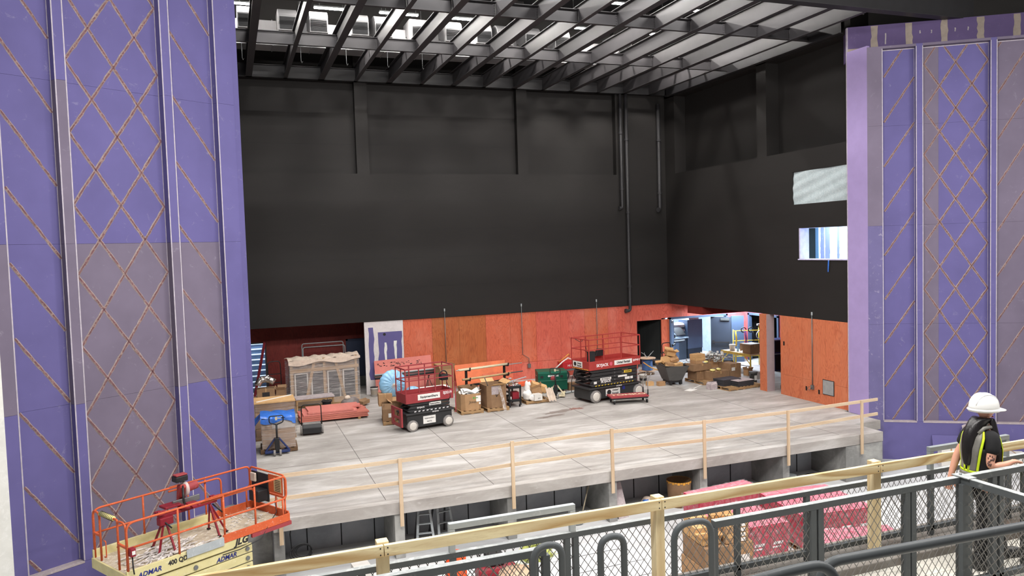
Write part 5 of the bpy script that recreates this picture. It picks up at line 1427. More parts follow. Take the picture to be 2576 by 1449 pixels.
# green job box
t = thing('job_box', 'green steel job box with a slanted lid, left of the larger red lift', 'tool chest', (11.62, 28.7, 0), R(-13))
L = 1.22; D = .75
b = B(); b.box(0, L, 0, D, .12, .5); b.prism([(0, 0, .5), (0, 0, .82), (0, .1, .87), (0, D, .9), (0, D, .5)], (L, 0, 0)); b.build('body', GREENBOX, t, .008)
B().box(-.01, L + .01, -.015, -.002, .5, .525).build('trim_line', pm('green_light', (60, 120, 100), .5), t)
for x in (.16, .98): B().box(x - .06, x + .06, -.006, .0, .62, .72).build('latch_recess', BLACKP, t)
B().box(-.008, 0, .15, .6, .56, .72).build('side_handle', BLACKP, t); B().box(-.012, -.008, .18, .57, .68, .7).build('handle_bar', GALV, t)
text('GREENLEE', .085, INKW, t, (.66, -.006, .7), (1, 0, 0), (0, 0, 1), ext=.001, bold=.002)
p = B().prism([(.4, -.005, .7), (.45, -.005, .65), (.5, -.005, .7), (.45, -.005, .75)], (0, .004, 0)).build('diamond_mark', INKW, t)
B().lathe([(0, 0), (.11, 0), (.11, .003), (0, .004)], 18, (.62, -.004, .59), (0, -1, 0)).build('oval_mark', SKYPINK, t).scale = (1, 1, 1)
for x in (.12, L - .12):
    for y in (.1, D - .1):
        c = B().cyl((x - .025, y, .06), (x + .025, y, .06), .06, 14).build('caster', GREYTYRE, t); B().box(x - .04, x + .04, y - .03, y + .03, .09, .125).build('bracket', STEELG, c)
jack('cream pallet jack with a black loop handle in front of the green job box', (11.95, 27.65, 0), R(-28), JACKCREAM, BLACKP, .75)
# wheeled cart with red pack behind
t = thing('utility_cart', 'two-wheeled cart with a red pack and cords, between the job box and larger red lift', 'cart', (13.6, 30.9, 0), R(8))
for x in (.2, .95): 
    w = B().cyl((x, -.06, .24), (x, .08, .24), .24, 20).build('wheel', BLACKR, t, .02); B().cyl((x, -.07, .24), (x, -.05, .24), .13, 16).build('wheel_hub', GREYTYRE, w)
B().box(0, 1.25, 0, .6, .42, .5).build('bed', STEELG, t)
B().box(.15, .95, .02, .5, .5, .82).build('red_pack', pm('red_pack', (176, 34, 40), .6, 0, .1, 6), t, .02)
text('MI 01', .14, INKW, t, (.55, .015, .64), (1, 0, 0), (0, 0, 1))
B().tube([(-.15, .2, .55), (.2, .1, .85), (.6, .3, .95), (.85, .2, .82)], .03, 7).build('white_cord', PAPER, t); B().tube([(.1, .3, .8), (.35, .2, 1.0), (.55, .15, 1.15), (.62, .2, 1.05)], .022, 7).build('orange_cord', ORANGECORD, t)
for i, (x, y, s, lab) in enumerate(((13.0, 28.7, .3, 'grey carton on the floor under the left end of the larger red lift'), (12.8, 29.2, .24, 'small pale carton between the job box and larger lift'), (13.35, 28.3, .2, 'low scrap carton beside the larger red lift wheel'))):
    carton(lab, (x, y, 0), R(20 * i), (s * 1.3, s, s), (CARD2, MUD, CARDIN)[i], tape=False)
t = thing('pipe', 'short pale pipe lying on the floor left of the larger red lift', 'pipe', (12.55, 28.1, .05), R(10)); B().tube([(0, 0, 0), (.7, 0, 0)], .04, 10).build('tube', GALV, t)
# flat platform cart
t = thing('platform_cart', 'flat platform cart with a lettered red deck and pipe handle, before the larger red lift', 'cart', (13.16, 25.26, 0), R(-11))
L = 1.48; D = .64
B().box(0, L, 0, D, .24, .3).build('deck', SKYPINK, t, .008); B().box(.03, L - .03, .02, D - .02, .19, .24).build('under_frame', BLACKP, t)
text('TOMKO', .3, pm('cream_paint', (226, 204, 172), .7), t, (L * .52, D * .52, .302), (1, 0, 0), (0, 1, 0), bold=.01, ext=.001, sx=1.25)
for x in (.14, L - .06):
    for y in (.09, D - .09):
        c = B().cyl((x - .02, y, .075), (x + .02, y, .075), .075, 14).build('caster', BLACKR, t); B().box(x - .035, x + .035, y - .035, y + .035, .13, .19).build('bracket', GALV, c)
B().tube(round_path([(L - .03, .05, .28), (L - .03, .05, .8), (L + .12, .05, 1.12), (L + .12, D - .05, 1.12), (L - .03, D - .05, .8), (L - .03, D - .05, .28)], .05), .018, 8).build('handle', CHROME, t)
for y in (.05, D - .05): B().tube([(L - .03, y, .26), (L - .03, y, .5)], .026, 8).build('socket', BLACKP, t)
# bucket, boxes, reel right of the larger lift
t = bucket('white bucket with a black band right of the larger red lift', (16.45, 28.6, 0), .16, .4, BUCKETW); B().lathe([(.15, .14), (.157, .24)], 22).build('black_band', INK, t)
carton('left of two small cardboard boxes on the floor between the larger lift and grey bin', (16.3, 27.95, 0), R(-6), (.28, .22, .17), CARD3); carton('right of two small cardboard boxes on the floor beside the grey bin', (16.68, 27.68, 0), R(3), (.32, .2, .18), CARD)
t = reel('wooden cable reel wound with blue cable, in front of the dark corridor opening', (18.3, 31.4, 0), .4, .62, .24, WOODSPOOL, BLUECABLE)
for k in range(4): B().tube([(0, 0, .62), (.15 * math.cos(k * 1.7), .15 * math.sin(k * 1.7), .74), (.32 * math.cos(k * 1.7 + .4), .3 * math.sin(k * 1.7 + .4), .8 + .05 * k)], .012, 5).build('loose_end', GALV, t)
t = thing('extension_cord', 'orange and brown cords coiled on the floor by the cable reel', 'cord', (17.8, 30.6, 0))
for i in range(4): B().tube(arc((0, 0, .02 + i * .014), .42 - i * .05, 20 * i, 300 + 20 * i, 22, (1, .1, 0), (-.1, .8, 0)), .016, 5).build('coil', CARDIN, t)
B().tube(round_path([(0, .3, .5), (.3, .1, .25), (.8, .0, .06), (1.3, -.2, .04)], .2), .026, 6).build('cord', ORANGECORD, t); B().bar((1.28, -.19, .04), (1.5, -.28, .04), .06, .05).build('plug', YELLOW, t)
# tilt truck full of cartons
t = thing('tilt_truck', 'dark grey plastic tilt truck heaped with cardboard boxes', 'bin', (16.95, 27.55, 0), R(-4))
b = B()
lo = [(.2, .08, .2), (.78, .08, .2), (.78, .75, .2), (.2, .75, .2)]; hi = [(-.08, -.12, .84), (.98, -.12, .78), (.98, 1.0, .82), (-.08, 1.0, 1.0)]
for i in range(4): b.quad(lo[i], lo[(i + 1) % 4], hi[(i + 1) % 4], hi[i])
b.quad(*lo[::-1]); b.build('hopper', BINGREY, t, solid=.03)
B().tube(hi, .035, 8, closed=True).build('rim', BINGREY, t)
b = B(); b.box(.22, .76, .1, .72, .1, .22).box(.2, .3, .06, .12, .03, .4).box(.68, .78, .06, .12, .03, .4).box(.28, .7, .04, .1, .3, .36); b.build('base_frame', BLACKP, t)
for x in (.28, .72):
    for y in (.14, .66): B().cyl((x - .03, y, .07), (x + .03, y, .07), .07, 14).build('caster', BLACKR, t)
for i, (x, y, z, a, tx, ty, d, m, lab) in enumerate((
    (.05, .0, .72, 12, 24, 18, (.42, .2, .12), CARD3, 'long flat box lying at the front left rim of the grey bin'), (.45, -.02, .74, 8, 6, -6, (.42, .2, .14), CARD3, 'flat box at the front right rim of the grey bin'),
    (.18, .3, .95, 8, -14, 24, (.44, .36, .3), CARD3, 'large bright box at the centre of the heap in the grey bin'), (.3, .45, 1.22, -12, 10, 12, (.4, .34, .2), CARD3, 'topmost tilted box of the heap in the grey bin'),
    (-.02, .3, .98, 30, -10, 30, (.36, .3, .1), CARD3, 'box tipped over the left rim of the grey bin'), (.48, .3, .86, -20, 24, -20, (.34, .3, .16), CARD, 'brown box tipped to the right in the grey bin'),
    (.58, .55, .98, 15, -8, -24, (.32, .3, .22), CARD, 'brown box at the back right of the grey bin'), (.1, .1, .8, -8, 10, 10, (.3, .24, .16), CARD, 'small brown box under the flat ones in the grey bin'))):
    carton(lab, (16.95 + x, 27.55 + y, z), R(a), d, m, tilt=(tx, ty), group=None, open=0 if i != 3 else 30)
# black hand cart behind the bin
t = thing('hand_truck', 'black hand truck with a folded hoop behind the grey bin', 'hand truck', (18.1, 29.6, 0), R(15))
B().tube(round_path([(0, 0, .1), (0, .1, 1.5), (.55, .1, 1.5), (.55, 0, .1)], .16), .02, 8).build('frame', BLACKP, t); B().tube(round_path([(-.35, -.2, .5), (-.3, -.1, 1.1), (.5, -.1, 1.15)], .12), .02, 8).build('fold_handle', BLACKP, t)
for z in (.45, .8, 1.1): B().bar((0, .06, z), (.55, .06, z), .03, .03).build('cross_bar', BLACKP, t)
B().cbox((.05, -.05, 1.08), (.12, .08, .1)).build('red_clamp', SKYRED, t)
# cartons beside the bin
pallet('pallet under the big brown cartons right of the grey bin', (18.4, 26.95, 0), R(4), 1.9, 1.3)
carton('large low brown carton, front of the group right of the grey bin', (18.85, 27.0, .13), R(6), (.95, .75, .38), CARD2)
carton('brown carton at the left end of the group right of the grey bin', (18.42, 27.5, .13), R(6), (.42, .6, .4), CARD2)
carton('wide brown carton lying on top of the left cartons by the grey bin', (18.2, 27.4, .535), R(4), (.95, .6, .28), CARD2)
carton('square brown carton at the right end of the group, with a white label', (19.85, 27.1, .13), R(10), (.62, .7, .62), CARD2, print_=[('', .16, .4, .1, PAPER)])
carton('open brown carton under the pile of silver cable', (19.2, 27.75, .52), R(6), (.75, .5, .28), CARD, open=100)
for i in range(3): carton(('lowest', 'middle', 'topmost')[i] + ' of three flat brown cartons stacked beside the silver cable pile', (18.4 + i * .01, 27.5, .82 + i * .135), R(4 + i * 3), (.5, .42, .13), CARD3 if i else CARD, print_=[('', .42, .06, .04, PAPER)] if i == 0 else None)
rnd = random.Random(77); b = B()
for k in range(150):
    a = rnd.uniform(0, 6.28); r0 = abs(rnd.gauss(0, .28)); z0 = .3 * math.exp(-r0 * r0 * 6) * rnd.random() + .03
    c = V((r0 * 1.35 * math.cos(a), r0 * .8 * math.sin(a), z0)); ux = V((rnd.uniform(-1, 1), rnd.uniform(-1, 1), rnd.uniform(-.3, .5))).normalized(); uy = ux.cross(V((rnd.uniform(-1, 1), 0, 1))).normalized()
    b.tube(arc(c, rnd.uniform(.05, .13), rnd.uniform(0, 360), 360 + rnd.uniform(-60, 200), 9, ux, uy), .013, 5, k % 2)
for k in range(12): b.cbox((rnd.gauss(0, .3), rnd.gauss(-.05, .14), .25 + rnd.random() * .12), (.09, .08, .07), 2, rot=Matrix.Rotation(rnd.uniform(0, 3), 3, 'Z'))
o = b.build('cable_pile', [GALV, FOIL, PAPER]); o.location = (19.55, 27.9, .84); tag(o, 'tangled heap of silver armoured cable with white tags on an open carton', 'cable'); o['kind'] = 'stuff'
for i, (x, y, z) in enumerate(((18.95, 27.15, .53), (19.3, 27.2, .53), (18.9, 27.55, .83))):
    t = thing('rag', ('crumpled yellow rag on the large low carton, left', 'small yellow rag on the large low carton, right', 'pale yellow rag beside the three stacked flat cartons')[i], 'rag', (x, y, z)); B().blob((0, 0, .04), (.12, .1, .05), 0, 10, 6, .3, i).build('cloth', pm('yellow_rag', (222, 208, 132), .9, 0, .15, 9) if i == 0 else bpy.data.materials['yellow_rag'], t)
t = thing('crate', 'black slatted crate behind the three flat cartons', 'crate', (19.2, 30.0, 0)); 
for z in (.05, .2, .35): B().box(0, .45, 0, .4, z, z + .1).build('slat_ring', BLACKP, t)
for x in (0, .41): B().box(x, x + .04, 0, .4, 0, .46).build('corner', BLACKP, t)
# dark panels on a pallet
pallet('pallet under the stacks of dark panels at the right of the stage', (18.5, 25.35, 0), R(7), 1.75, 1.0)
def panel(lab, x, y, z, m, s=(.85, .62, .05), rz=7):
    t = thing('floor_panel', lab, 'panel', (x, y, z), R(rz), 'dark panels on the pallet'); B().box(0, s[0], 0, s[1], 0, s[2]).build('panel_board', m, t, .003); return t
PAN = pm('dark_panel', (52, 52, 56), .55, 0, .1, 5)
for i in range(5): panel('black square panel in the back left stack on the pallet', 18.5 + .01 * (i % 2), 25.75, .13 + i * .052, PAN, (.95, .6, .05))
for i in range(4): panel('black square panel in the front right stack on the pallet', 18.95 + .012 * (i % 2), 25.4, .13 + i * .052, PAN, (.85, .6, .05))
t = panel('pale-topped panel lying on the front right stack on the pallet', 18.94, 25.39, .34, MUD, (.87, .62, .02)); del t['group']; B().cyl((.42, .32, .02), (.42, .32, .023), .06, 14).build('centre_mark', PAN, t)
carton('small pale printed carton on the floor left of the dark panels', (18.02, 25.95, 0), R(5), (.36, .26, .22), MUD, open=120)
tag(B().cbox((17.35, 26.35, .004), (.5, .34, .003), rz=.5).build('paper_sheet', PAPER), 'sheet of white paper lying on the floor before the grey bin', 'paper')
tag(B().bar((17.6, 26.5, .015), (18.3, 27.0, .015), .05, .02).build('paper_strip', PAPER), 'thin pale strip on the floor between the paper sheet and the cartons', 'strip')
# side room: table, scaffold frame, buckets
t = thing('work_table', 'yellow-legged work table covered with supplies in the side room', 'table', (21.85, 28.35, 0), R(4))
B().box(0, .85, 0, 2.0, .8, .85).build('table_top', WOODSPOOL, t, .004); B().box(-.02, 0, 0, 2.0, .74, .86).build('edge_board', pm('yellow_edge', (196, 160, 70), .6), t)
for x in (.03, .8):
    for y in (.05, 1.92): B().box(x - .025, x + .025, y - .025, y + .025, 0, .8).build('leg', YELLOW, t)
for y0, y1 in ((.05, .5), (1.92, 1.5)): B().bar((.02, y0, .4), (.02, y1, .78), .03, .03).build('brace', YELLOW, t)
B().bar((.03, .05, .3), (.03, 1.92, .3), .02, .03).build('stretcher', STEELG, t)
t = bucket('white tub on the far end of the work table', (22.05, 29.95, .852), .14, .26, BUCKETW, PAPER, False, 'tub')
t = thing('spray_bottle', 'clear bottle on the work table beside the white tub', 'bottle', (22.1, 29.6, .852)); B().lathe([(0, 0), (.05, 0), (.05, .18), (.02, .22), (.02, .28), (0, .28)], 12).build('bottle_body', PALEBLUE, t)
carton('grey-brown carton behind the bottle on the work table', (22.35, 29.4, .852), R(5), (.3, .35, .34), CARD2)
carton('brown carton with papers on top at the near end of the work table', (21.95, 28.5, .852), R(5), (.55, .5, .42), CARD2); tag(B().cbox((22.2, 28.75, 1.29), (.6, .5, .03), rz=.2, rot=None).build('paper_stack', PAPER), 'loose white papers on the brown carton on the work table', 'papers')
for i in range(5): tag(B().cbox((22.05 + .09 * i, 29.1 + .08 * (i % 3), .865 + .012 * i), (.28, .2, .02), rz=i * .7).build('document', PAPER), 'pale blue-white document spread on the work table', 'paper', 'documents on the work table')
t = thing('scaffold_frame', 'yellow scaffold frame hung with straps and tools behind the work table', 'scaffold', (22.55, 30.55, 0), R(-18))
for x in (0, 1.25): B().tube([(x, 0, 0), (x, 0, 1.9 if x else 1.75)], .024, 8).build('upright', YELLOW, t)
for z in (.45, 1.2, 1.68): B().tube([(0, 0, z), (1.25, 0, z)], .02, 8).build('cross_bar', YELLOW, t)
for x, m in ((.08, YELLOW), (.12, YELLOW), (.55, BLUEINK), (.6, BLUEINK), (.95, BLACKP)): B().tube([(x, -.04, 1.66), (x + .04, -.06, 1.3), (x + .02, -.04, .95)], .02, 6).build('strap', m, t)
for x in (.5, .85): B().tube(arc((x, -.03, 1.72), .12, 0, 300, 10, (1, 0, 0), (0, 0, 1)), .025, 6).build('tool_hook', BLACKP, t)
B().tube(arc((1.35, -.05, 1.45), .22, 0, 360, 16, (1, 0, 0), (0, 0, 1)), .03, 6).build('hose_coil', GALV, t); B().cbox((1.25, 0, 1.95), (.16, .1, .08)).build('top_cap', PAPER, t)
t = bucket('grey bucket with a white label beside the pillar', (20.62, 26.6, 0), .17, .42, BINGREY, BINGREY); B().box(-.06, .06, -.172, -.155, .1, .3).build('paper_label', PAPER, t)
carton('small open carton on the floor under the work table', (21.35, 27.9, 0), R(12), (.3, .26, .26), CARD, open=60)
b = B(); b.prism([(20.75, 28.6, 0), (21.25, 28.5, 0), (21.2, 28.75, .6), (20.75, 28.85, .62)], (0, .02, 0)); tag(b.build('leaning_board', BLACKP), 'black board leaning behind the square brown carton', 'board')
for i, (z, h) in enumerate(((0, .8), (.81, .62))):
    t = thing('speaker_cabinet', ('lower navy speaker cabinet glimpsed beside the pillar', 'upper navy speaker cabinet glimpsed beside the pillar')[i], 'speaker', (23.1, 28.3, z), R(-4)); B().box(0, .95, 0, .7, 0, h).build('cabinet', NAVY, t, .01); B().box(.06, .89, -.01, 0, .06, h - .06).build('grille', BLACKP, t); B().box(.0, .95, -.004, 0, h - .03, h).build('trim_edge', GALV, t)
t = thing('hose_coil', 'black hose coil on the floor behind the tan-orange wall end', 'hose', (20.35, 24.35, 0))
for i in range(3): B().tube(arc((0, 0, .2), .19 - i * .02, 0, 360, 18, (1, .2 + i * .1, 0), (0, 0, 1)), .022, 6).build('coil', BLACKP if i != 1 else PAPER, t)
# store room furniture
t = thing('console', 'dark console desk seen through the open double doors', 'desk', (20.75, 33.3, 0), R(12))
B().box(0, 1.15, 0, .8, 0, 1.1).build('cabinet', DESKDARK, t, .01); B().box(-.05, 1.2, -.12, .85, 1.1, 1.16).build('top', pm('pale_top', (150, 170, 186), .4), t); B().box(.02, .6, -.02, 0, .1, 1.0).build('front_panel', DOORGREY, t); B().cyl((.0, -.1, 1.02), (.9, -.1, 1.02), .04, 10).build('bumper', GALV, t)
b = B(); b.prism([(21.15, 33.3, 1.27), (21.75, 33.4, 1.27), (21.7, 33.75, 1.62), (21.1, 33.65, 1.62)], (0, .01, .03)); tag(b.build('laptop_screen', BLACKP), 'black tilted screen on the dark console', 'screen')
tag(B().cbox((20.95, 33.5, 1.25), (.3, .3, .16)).build('cable_bundle', BLACKP), 'dark bundle of cables on the left end of the console', 'cables')
for i in range(2):
    t = thing('folded_blanket', ('lower', 'upper')[i] + ' of two pale folded pads on the console', 'pad', (21.75, 34.1, 1.35 + i * .26)); B().blob((0, 0, .1), (.5, .35, .15), 0, 14, 8, .04, i).build('pad', MUD, t, sub=1)
t = thing('cabinet', 'tall slate cabinet behind the charcoal door leaf in the store room', 'cabinet', (22.0, 33.6, 0), R(8)); B().box(0, 1.0, 0, .7, .5, 2.0).build('body', DOORGREY, t, .01); B().box(.02, .98, 0.02, .68, 0, .5).build('base', DESKDARK, t); B().box(.05, .95, -.015, 0, 1.3, 1.95).build('door', DOORGREY, t)
carton('pale carton on top of the slate cabinet', (22.15, 33.7, 2.0), 0, (.6, .4, .22), MUD)
tag(B().box(20.8, 21.4, 36.9, 36.98, 1.6, 3.0).build('wall_poster', pm('pale_cyan_board', (160, 204, 214), .6)), 'pale cyan board on the far wall of the store room', 'board')
# ---------------------------------------------------------------- lower floor in front of and under the stage
F = -1.4
def aladder(label, x, y, rz, h=1.15):
    t = thing('step_ladder', label, 'ladder', (x, y, F), rz)
    for s in (-1, 1):
        B().bar((s * .22, -.3, 0), (s * .13, 0, h), .06, .025).build('front_rail', GALV, t); B().bar((s * .22, .35, 0), (s * .13, .04, h), .05, .02).build('rear_rail', BLACKST2, t)
    for k in range(4):
        f = (k + .6) / 4.6; B().bar((-.22 + .09 * f, -.3 * (1 - f), h * f), (.22 - .09 * f, -.3 * (1 - f), h * f), .08, .02).build('step', GALV, t)
    B().cbox((0, .02, h + .02), (.3, .12, .05)).build('top_cap', SKYPINK, t, .01)
aladder('left of two small folding step ladders in the second open bay under the stage', 4.3, 18.55, R(-8), 1.0); aladder('right of two small folding step ladders in the second open bay under the stage', 4.85, 18.9, R(10), 1.2)
t = thing('shovel', 'steel shovel leaning on the column in the fourth open bay under the stage', 'shovel', (8.45, 18.05, F))
B().tube([(.02, 0, .35), (.6, .55, 1.28)], .018, 8).build('shaft', pm('worn_handle', (150, 140, 120), .7), t); B().sheet(lambda u, v: (-.14 + u * .2 - .04 + .1 * v, -.02 + .05 * abs(u - .5) , .02 + v * .36), 5, 5).build('blade', GALV, t, solid=.01); B().tube(arc((.62, .57, 1.3), .06, 0, 360, 12, (.7, .6, 0), (.3, .3, 1)), .014, 6).build('grip', GREENBOX, t)
b = B(); b.prism([(9.52, 18.0, F), (9.85, 18.05, F), (9.78, 18.35, -.5), (9.55, 18.3, -.5)], (0, .02, 0)); tag(b.build('leaning_board', MUD), 'narrow pale board leaning on the column under the stage', 'board')
t = thing('plastic_bag', 'blue and clear plastic bag of scraps on the floor of the fifth bay', 'bag', (10.7, 18.4, F)); B().blob((0, 0, .16), (.3, .22, .18), 0, 12, 7, .2, 4).build('clear_bag', FILMTOP, t, sub=1); B().blob((-.16, -.08, .18), (.14, .12, .12), 0, 10, 6, .2, 6).build('blue_scrap', BLUEFILM, t)
t = thing('fibre_drum', 'round brown fibre drum with a serrated orange rim under the stage', 'drum', (11.6, 18.3, F)); b = B(); b.lathe([(0, 0), (.3, 0), (.34, .72)], 28); b.lathe([(.33, .72), (.29, .03), (0, .03)], 28); b.build('drum_wall', CARD2, t)
b = B()
for k in range(28):
    a = 2 * math.pi * k / 28; a2 = a + .19; b.quad((.345 * math.cos(a), .345 * math.sin(a), .66 + .03 * (k % 2)), (.345 * math.cos(a2), .345 * math.sin(a2), .66 + .03 * (k % 2)), (.345 * math.cos(a2), .345 * math.sin(a2), .73), (.345 * math.cos(a), .345 * math.sin(a), .73))
b.build('rim_band', ORANGECORD, t)
bucket('blue pail with a red lid under the stage', (14.0, 18.55, F), .2, .22, BLUEINK, PINKTOP, False)
bucket('low pail with a clear pale lid under the stage, right of the red-lidded one', (15.7, 18.6, F), .2, .2, BINGREY, GALV, False)
t = thing('rubber_ring', 'black rubber ring lying on the floor of the last bay under the stage', 'ring', (16.75, 18.7, F)); B().tube(arc((0, 0, .03), .36, 0, 360, 26, (1, 0, 0), (0, .6, 0)), .03, 7).build('ring', BLACKR, t)
t = thing('cable_coil', 'coil of black cable hanging in the first bay under the stage', 'cable', (1.25, 18.0, F))
for i in range(4): B().tube(arc((0.02 * i, .03 * i, .5), .26 - .03 * i, 0, 360, 20, (1, .2, 0), (0, 0, .8)), .014, 6).build('coil', BLACKP, t)
B().tube([(-.2, .1, .5), (-.22, .2, .9), (-.2, .1, 1.08)], .014, 6).build('coil', BLACKP, t)
carton('small white carton on the dark floor of the first bay under the stage', (2.3, 17.0, F), R(5), (.38, .3, .34), BUCKETW, tape=False)
t = thing('straw_heap', 'low heap of green-yellow straw behind the pale raised rail frame', 'straw', (6.5, 16.6, F)); rnd = random.Random(5); b = B()
for k in range(160):
    a = rnd.uniform(0, 6.28); r0 = abs(rnd.gauss(0, .22)); p = V((r0 * math.cos(a) * 1.3, r0 * math.sin(a), .05 + .3 * math.exp(-r0 * r0 * 9) * rnd.random())); q = V((rnd.uniform(-1, 1), rnd.uniform(-1, 1), rnd.uniform(-.3, .6))).normalized() * .11; b.bar(p - q, p + q, .012, .006)
b.blob((0, 0, .1), (.42, .34, .2), 0, 14, 7, .2, 2); o = b.build('straw', pm('straw', (170, 176, 96), .9, 0, .3, 14), t); o['kind'] = 'stuff'
# orange barrel, small red machine, buckets behind the pale raised frame
t = thing('traffic_drum', 'bright orange drum standing left of the pale raised rail frame', 'drum', (4.2, 15.3, F)); B().lathe([(0, 0), (.24, 0), (.23, .5), (.21, .95), (.14, 1.02), (0, 1.02)], 22).build('drum_body', pm('bright_orange', (240, 84, 32), .5, 0, .06, 5), t)
t = thing('air_compressor', 'small red compressor on the floor behind the pale raised rail frame', 'compressor', (4.75, 15.6, F)); B().cyl((0, 0, .3), (.85, 0, .3), .2, 20).build('tank', MAROONT, t, .03); B().cbox((.4, 0, .6), (.4, .3, .24)).build('motor', BLACKP, t, .03)
for x in (.15, .7): B().cyl((x, -.24, .14), (x, -.18, .14), .14, 16).build('wheel', BLACKR, t)
B().tube([(.1, -.1, .5), (.0, -.1, .85), (.0, .1, .85), (.1, .1, .5)], .014, 6).build('handle', BLACKP, t)
bucket('grey mixing bucket on the floor below the pale raised rail frame', (3.75, 14.2, F), .17, .36, BINGREY); t = thing('white_bag', 'white crumpled bag beside the grey mixing bucket', 'bag', (3.25, 14.25, F)); B().blob((0, 0, .2), (.24, .2, .22), 0, 12, 7, .2, 9).build('bag', bpy.data.materials['white_bag'], t, sub=1)
bucket('white bucket glimpsed through the mesh below the pale raised rail frame', (3.75, 13.4, F), .16, .36, BUCKETW)
carton('brown carton beside the white bucket below the pale raised rail frame', (4.1, 13.4, F), R(10), (.3, .3, .34), CARD)
t = thing('round_table', 'low round brown table top glimpsed behind the yellow handrail', 'table', (5.35, 14.6, F)); B().lathe([(0, .6), (.42, .6), (.42, .64), (0, .64)], 26).build('table_top', WOODSPOOL, t)
for a in (45, 135, 225, 315): B().bar((.3 * math.cos(R(a)), .3 * math.sin(R(a)), 0), (.25 * math.cos(R(a)), .25 * math.sin(R(a)), .6), .05, .05).build('leg', PALLET, t)
t = thing('hard_hat', 'orange hard hat on a bundle at the bottom left behind the yellow handrail', 'hat', (1.1, 12.85, F + .6)); B().lathe([(.17, 0), (.14, .02), (.135, .08), (.09, .15), (0, .17)], 20).build('hat_shell', pm('bright_orange_hat', (236, 96, 48), .35), t)
carton('pale crate under the orange hard hat', (.85, 12.6, F), 0, (.6, .6, .6), MUD, tape=False)
t = thing('hose', 'pale hose loop lying beside the orange hard hat', 'hose', (1.5, 12.9, F)); B().tube(round_path([(0, 0, .55), (.25, .1, .6), (.35, -.1, .2), (.5, -.2, .03), (1.1, .1, .03)], .15), .025, 8).build('tube', PAPER, t)
for i, (x, dx) in enumerate(((2.0, .9), (2.6, .6))): tag(B().bar((x, 13.6, F + .05), (x + dx, 12.4, F + .05), .06, .05).build('trim_length', PAPER), ('long pale trim length on the floor, bottom left', 'short pale trim length on the floor, bottom left')[i], 'strip')
# film-wrapped pallets of crimson cartons
pl = 'pallet under the film-wrapped crimson cartons'
def redload(label, x, y, rz, n, rows, h, lab2):
    pallet(lab2, (x, y, F), rz, n * .5 + .05, rows * .62 + .05)
    t = thing('carton_load', label, 'pallet load', (x, y, F + .13), rz)
    for i in range(n):
        for j in range(rows):
            c = B().box(.02 + i * .5, .505 + i * .5, .02 + j * .62, .625 + j * .62, 0, h - .002, 0).box(.02 + i * .5, .505 + i * .5, .02 + j * .62, .625 + j * .62, h - .002, h, 1).build('crimson_carton', [REDBOX, PINKTOP], t, .006)
            if j == 0: 
                q = B(); q.box(.1 + i * .5, .36 + i * .5, .012, .02, h * .45, h * .52).box(.08 + i * .5, .3 + i * .5, .012, .02, h * .36, h * .4); q.build('white_print', INKW, c)
    W = n * .5 + .03; D = rows * .62 + .03
    b = B()
    b.sheet(lambda u, v: (u * W, v * D, h + .012 + .012 * math.sin(u * 31 + v * 17) + .01 * math.sin(v * 43)), 30, 20)
    b.sheet(lambda u, v: (u * W, -.012 + .008 * math.sin(u * 37 + v * 11), v * h), 30, 6); b.sheet(lambda u, v: (-.012 + .008 * math.sin(u * 29 + v * 13), u * D, v * h), 24, 6)
    b.build('stretch_film', FILMRED, t)
    return t
redload('film-wrapped crimson cartons, farthest load, nearest the stage columns', 10.55, 15.75, R(6), 4, 1, .95, 'pallet under the farthest crimson load')
redload('film-wrapped crimson cartons in the wide far right load', 12.3, 14.15, R(-6), 4, 3, .78, 'pallet under the far right crimson load')
redload('film-wrapped crimson cartons in the middle load with the tall face', 10.15, 13.9, R(-2), 3, 2, .85, 'pallet under the middle crimson load')
redload('film-wrapped crimson cartons in the near right load', 11.35, 11.75, R(-14), 4, 3, .72, 'pallet under the near right crimson load')
redload('film-wrapped crimson cartons in the low near load carrying a brown carton', 9.6, 11.35, R(-8), 3, 2, .42, 'pallet under the low near crimson load')
carton('shallow brown carton lying on the low near crimson load', (10.1, 11.6, F + .13 + .45), R(-8), (.75, .62, .26), CARD3, print_=[('', .3, .12, .08, PAPER)])
# tower of brown cartons
rnd = random.Random(12)
pallet('pallet under the tower of brown cartons behind the wooden post', (8.45, 12.45, F), R(-3), 1.15, 1.0)
names = ['lowest', 'second', 'third', 'fourth', 'topmost']
for i in range(3):
    for j in range(2):
        k = carton('%s brown carton in the %s column of the tower behind the wooden post' % (['lowest', 'middle', 'upper'][i], ['left', 'right'][j]), (8.47 + j * .58, 12.48, F + .13 + i * .42), R(-3 + rnd.uniform(-2, 2)), (.55, .9, .41), CARD if (i + j) % 2 else CARD2, print_=[('', .36, .1, .1, PAPER)] if j else None)
for i in range(4): carton('%s of four narrow flat cartons stacked on the carton tower' % ['lowest', 'second', 'third', 'topmost'][i], (8.98, 12.5, F + .13 + 1.262 + i * .1), R(-3), (.52, .5, .095), CARD3 if i % 2 else CARD, print_=[('', .4, .05, .05, PAPER)])
for i in range(3): carton('%s long tan carton lying across the top of the carton tower' % ['front', 'middle', 'back'][i], (8.5 + .02 * i, 12.6 + i * .27, F + .13 + 1.262), R(-3 - 3 * i), (.42, .24, .14 + .12 * i), CARD3, open=40 if i == 0 else 0)
t = carton('open tan carton on top of the flat cartons of the tower', (9.0, 12.95, F + .13 + 1.262), R(-20), (.5, .4, .3), CARD3, open=65)
text('ITEM', .1, INK, carton('broad brown carton lying in front of the carton tower', (8.6, 11.9, F), R(-4), (.8, .5, .42), CARD2), (.5, -.003, .22), (1, 0, 0), (0, 0, 1), 'printing', .0006)
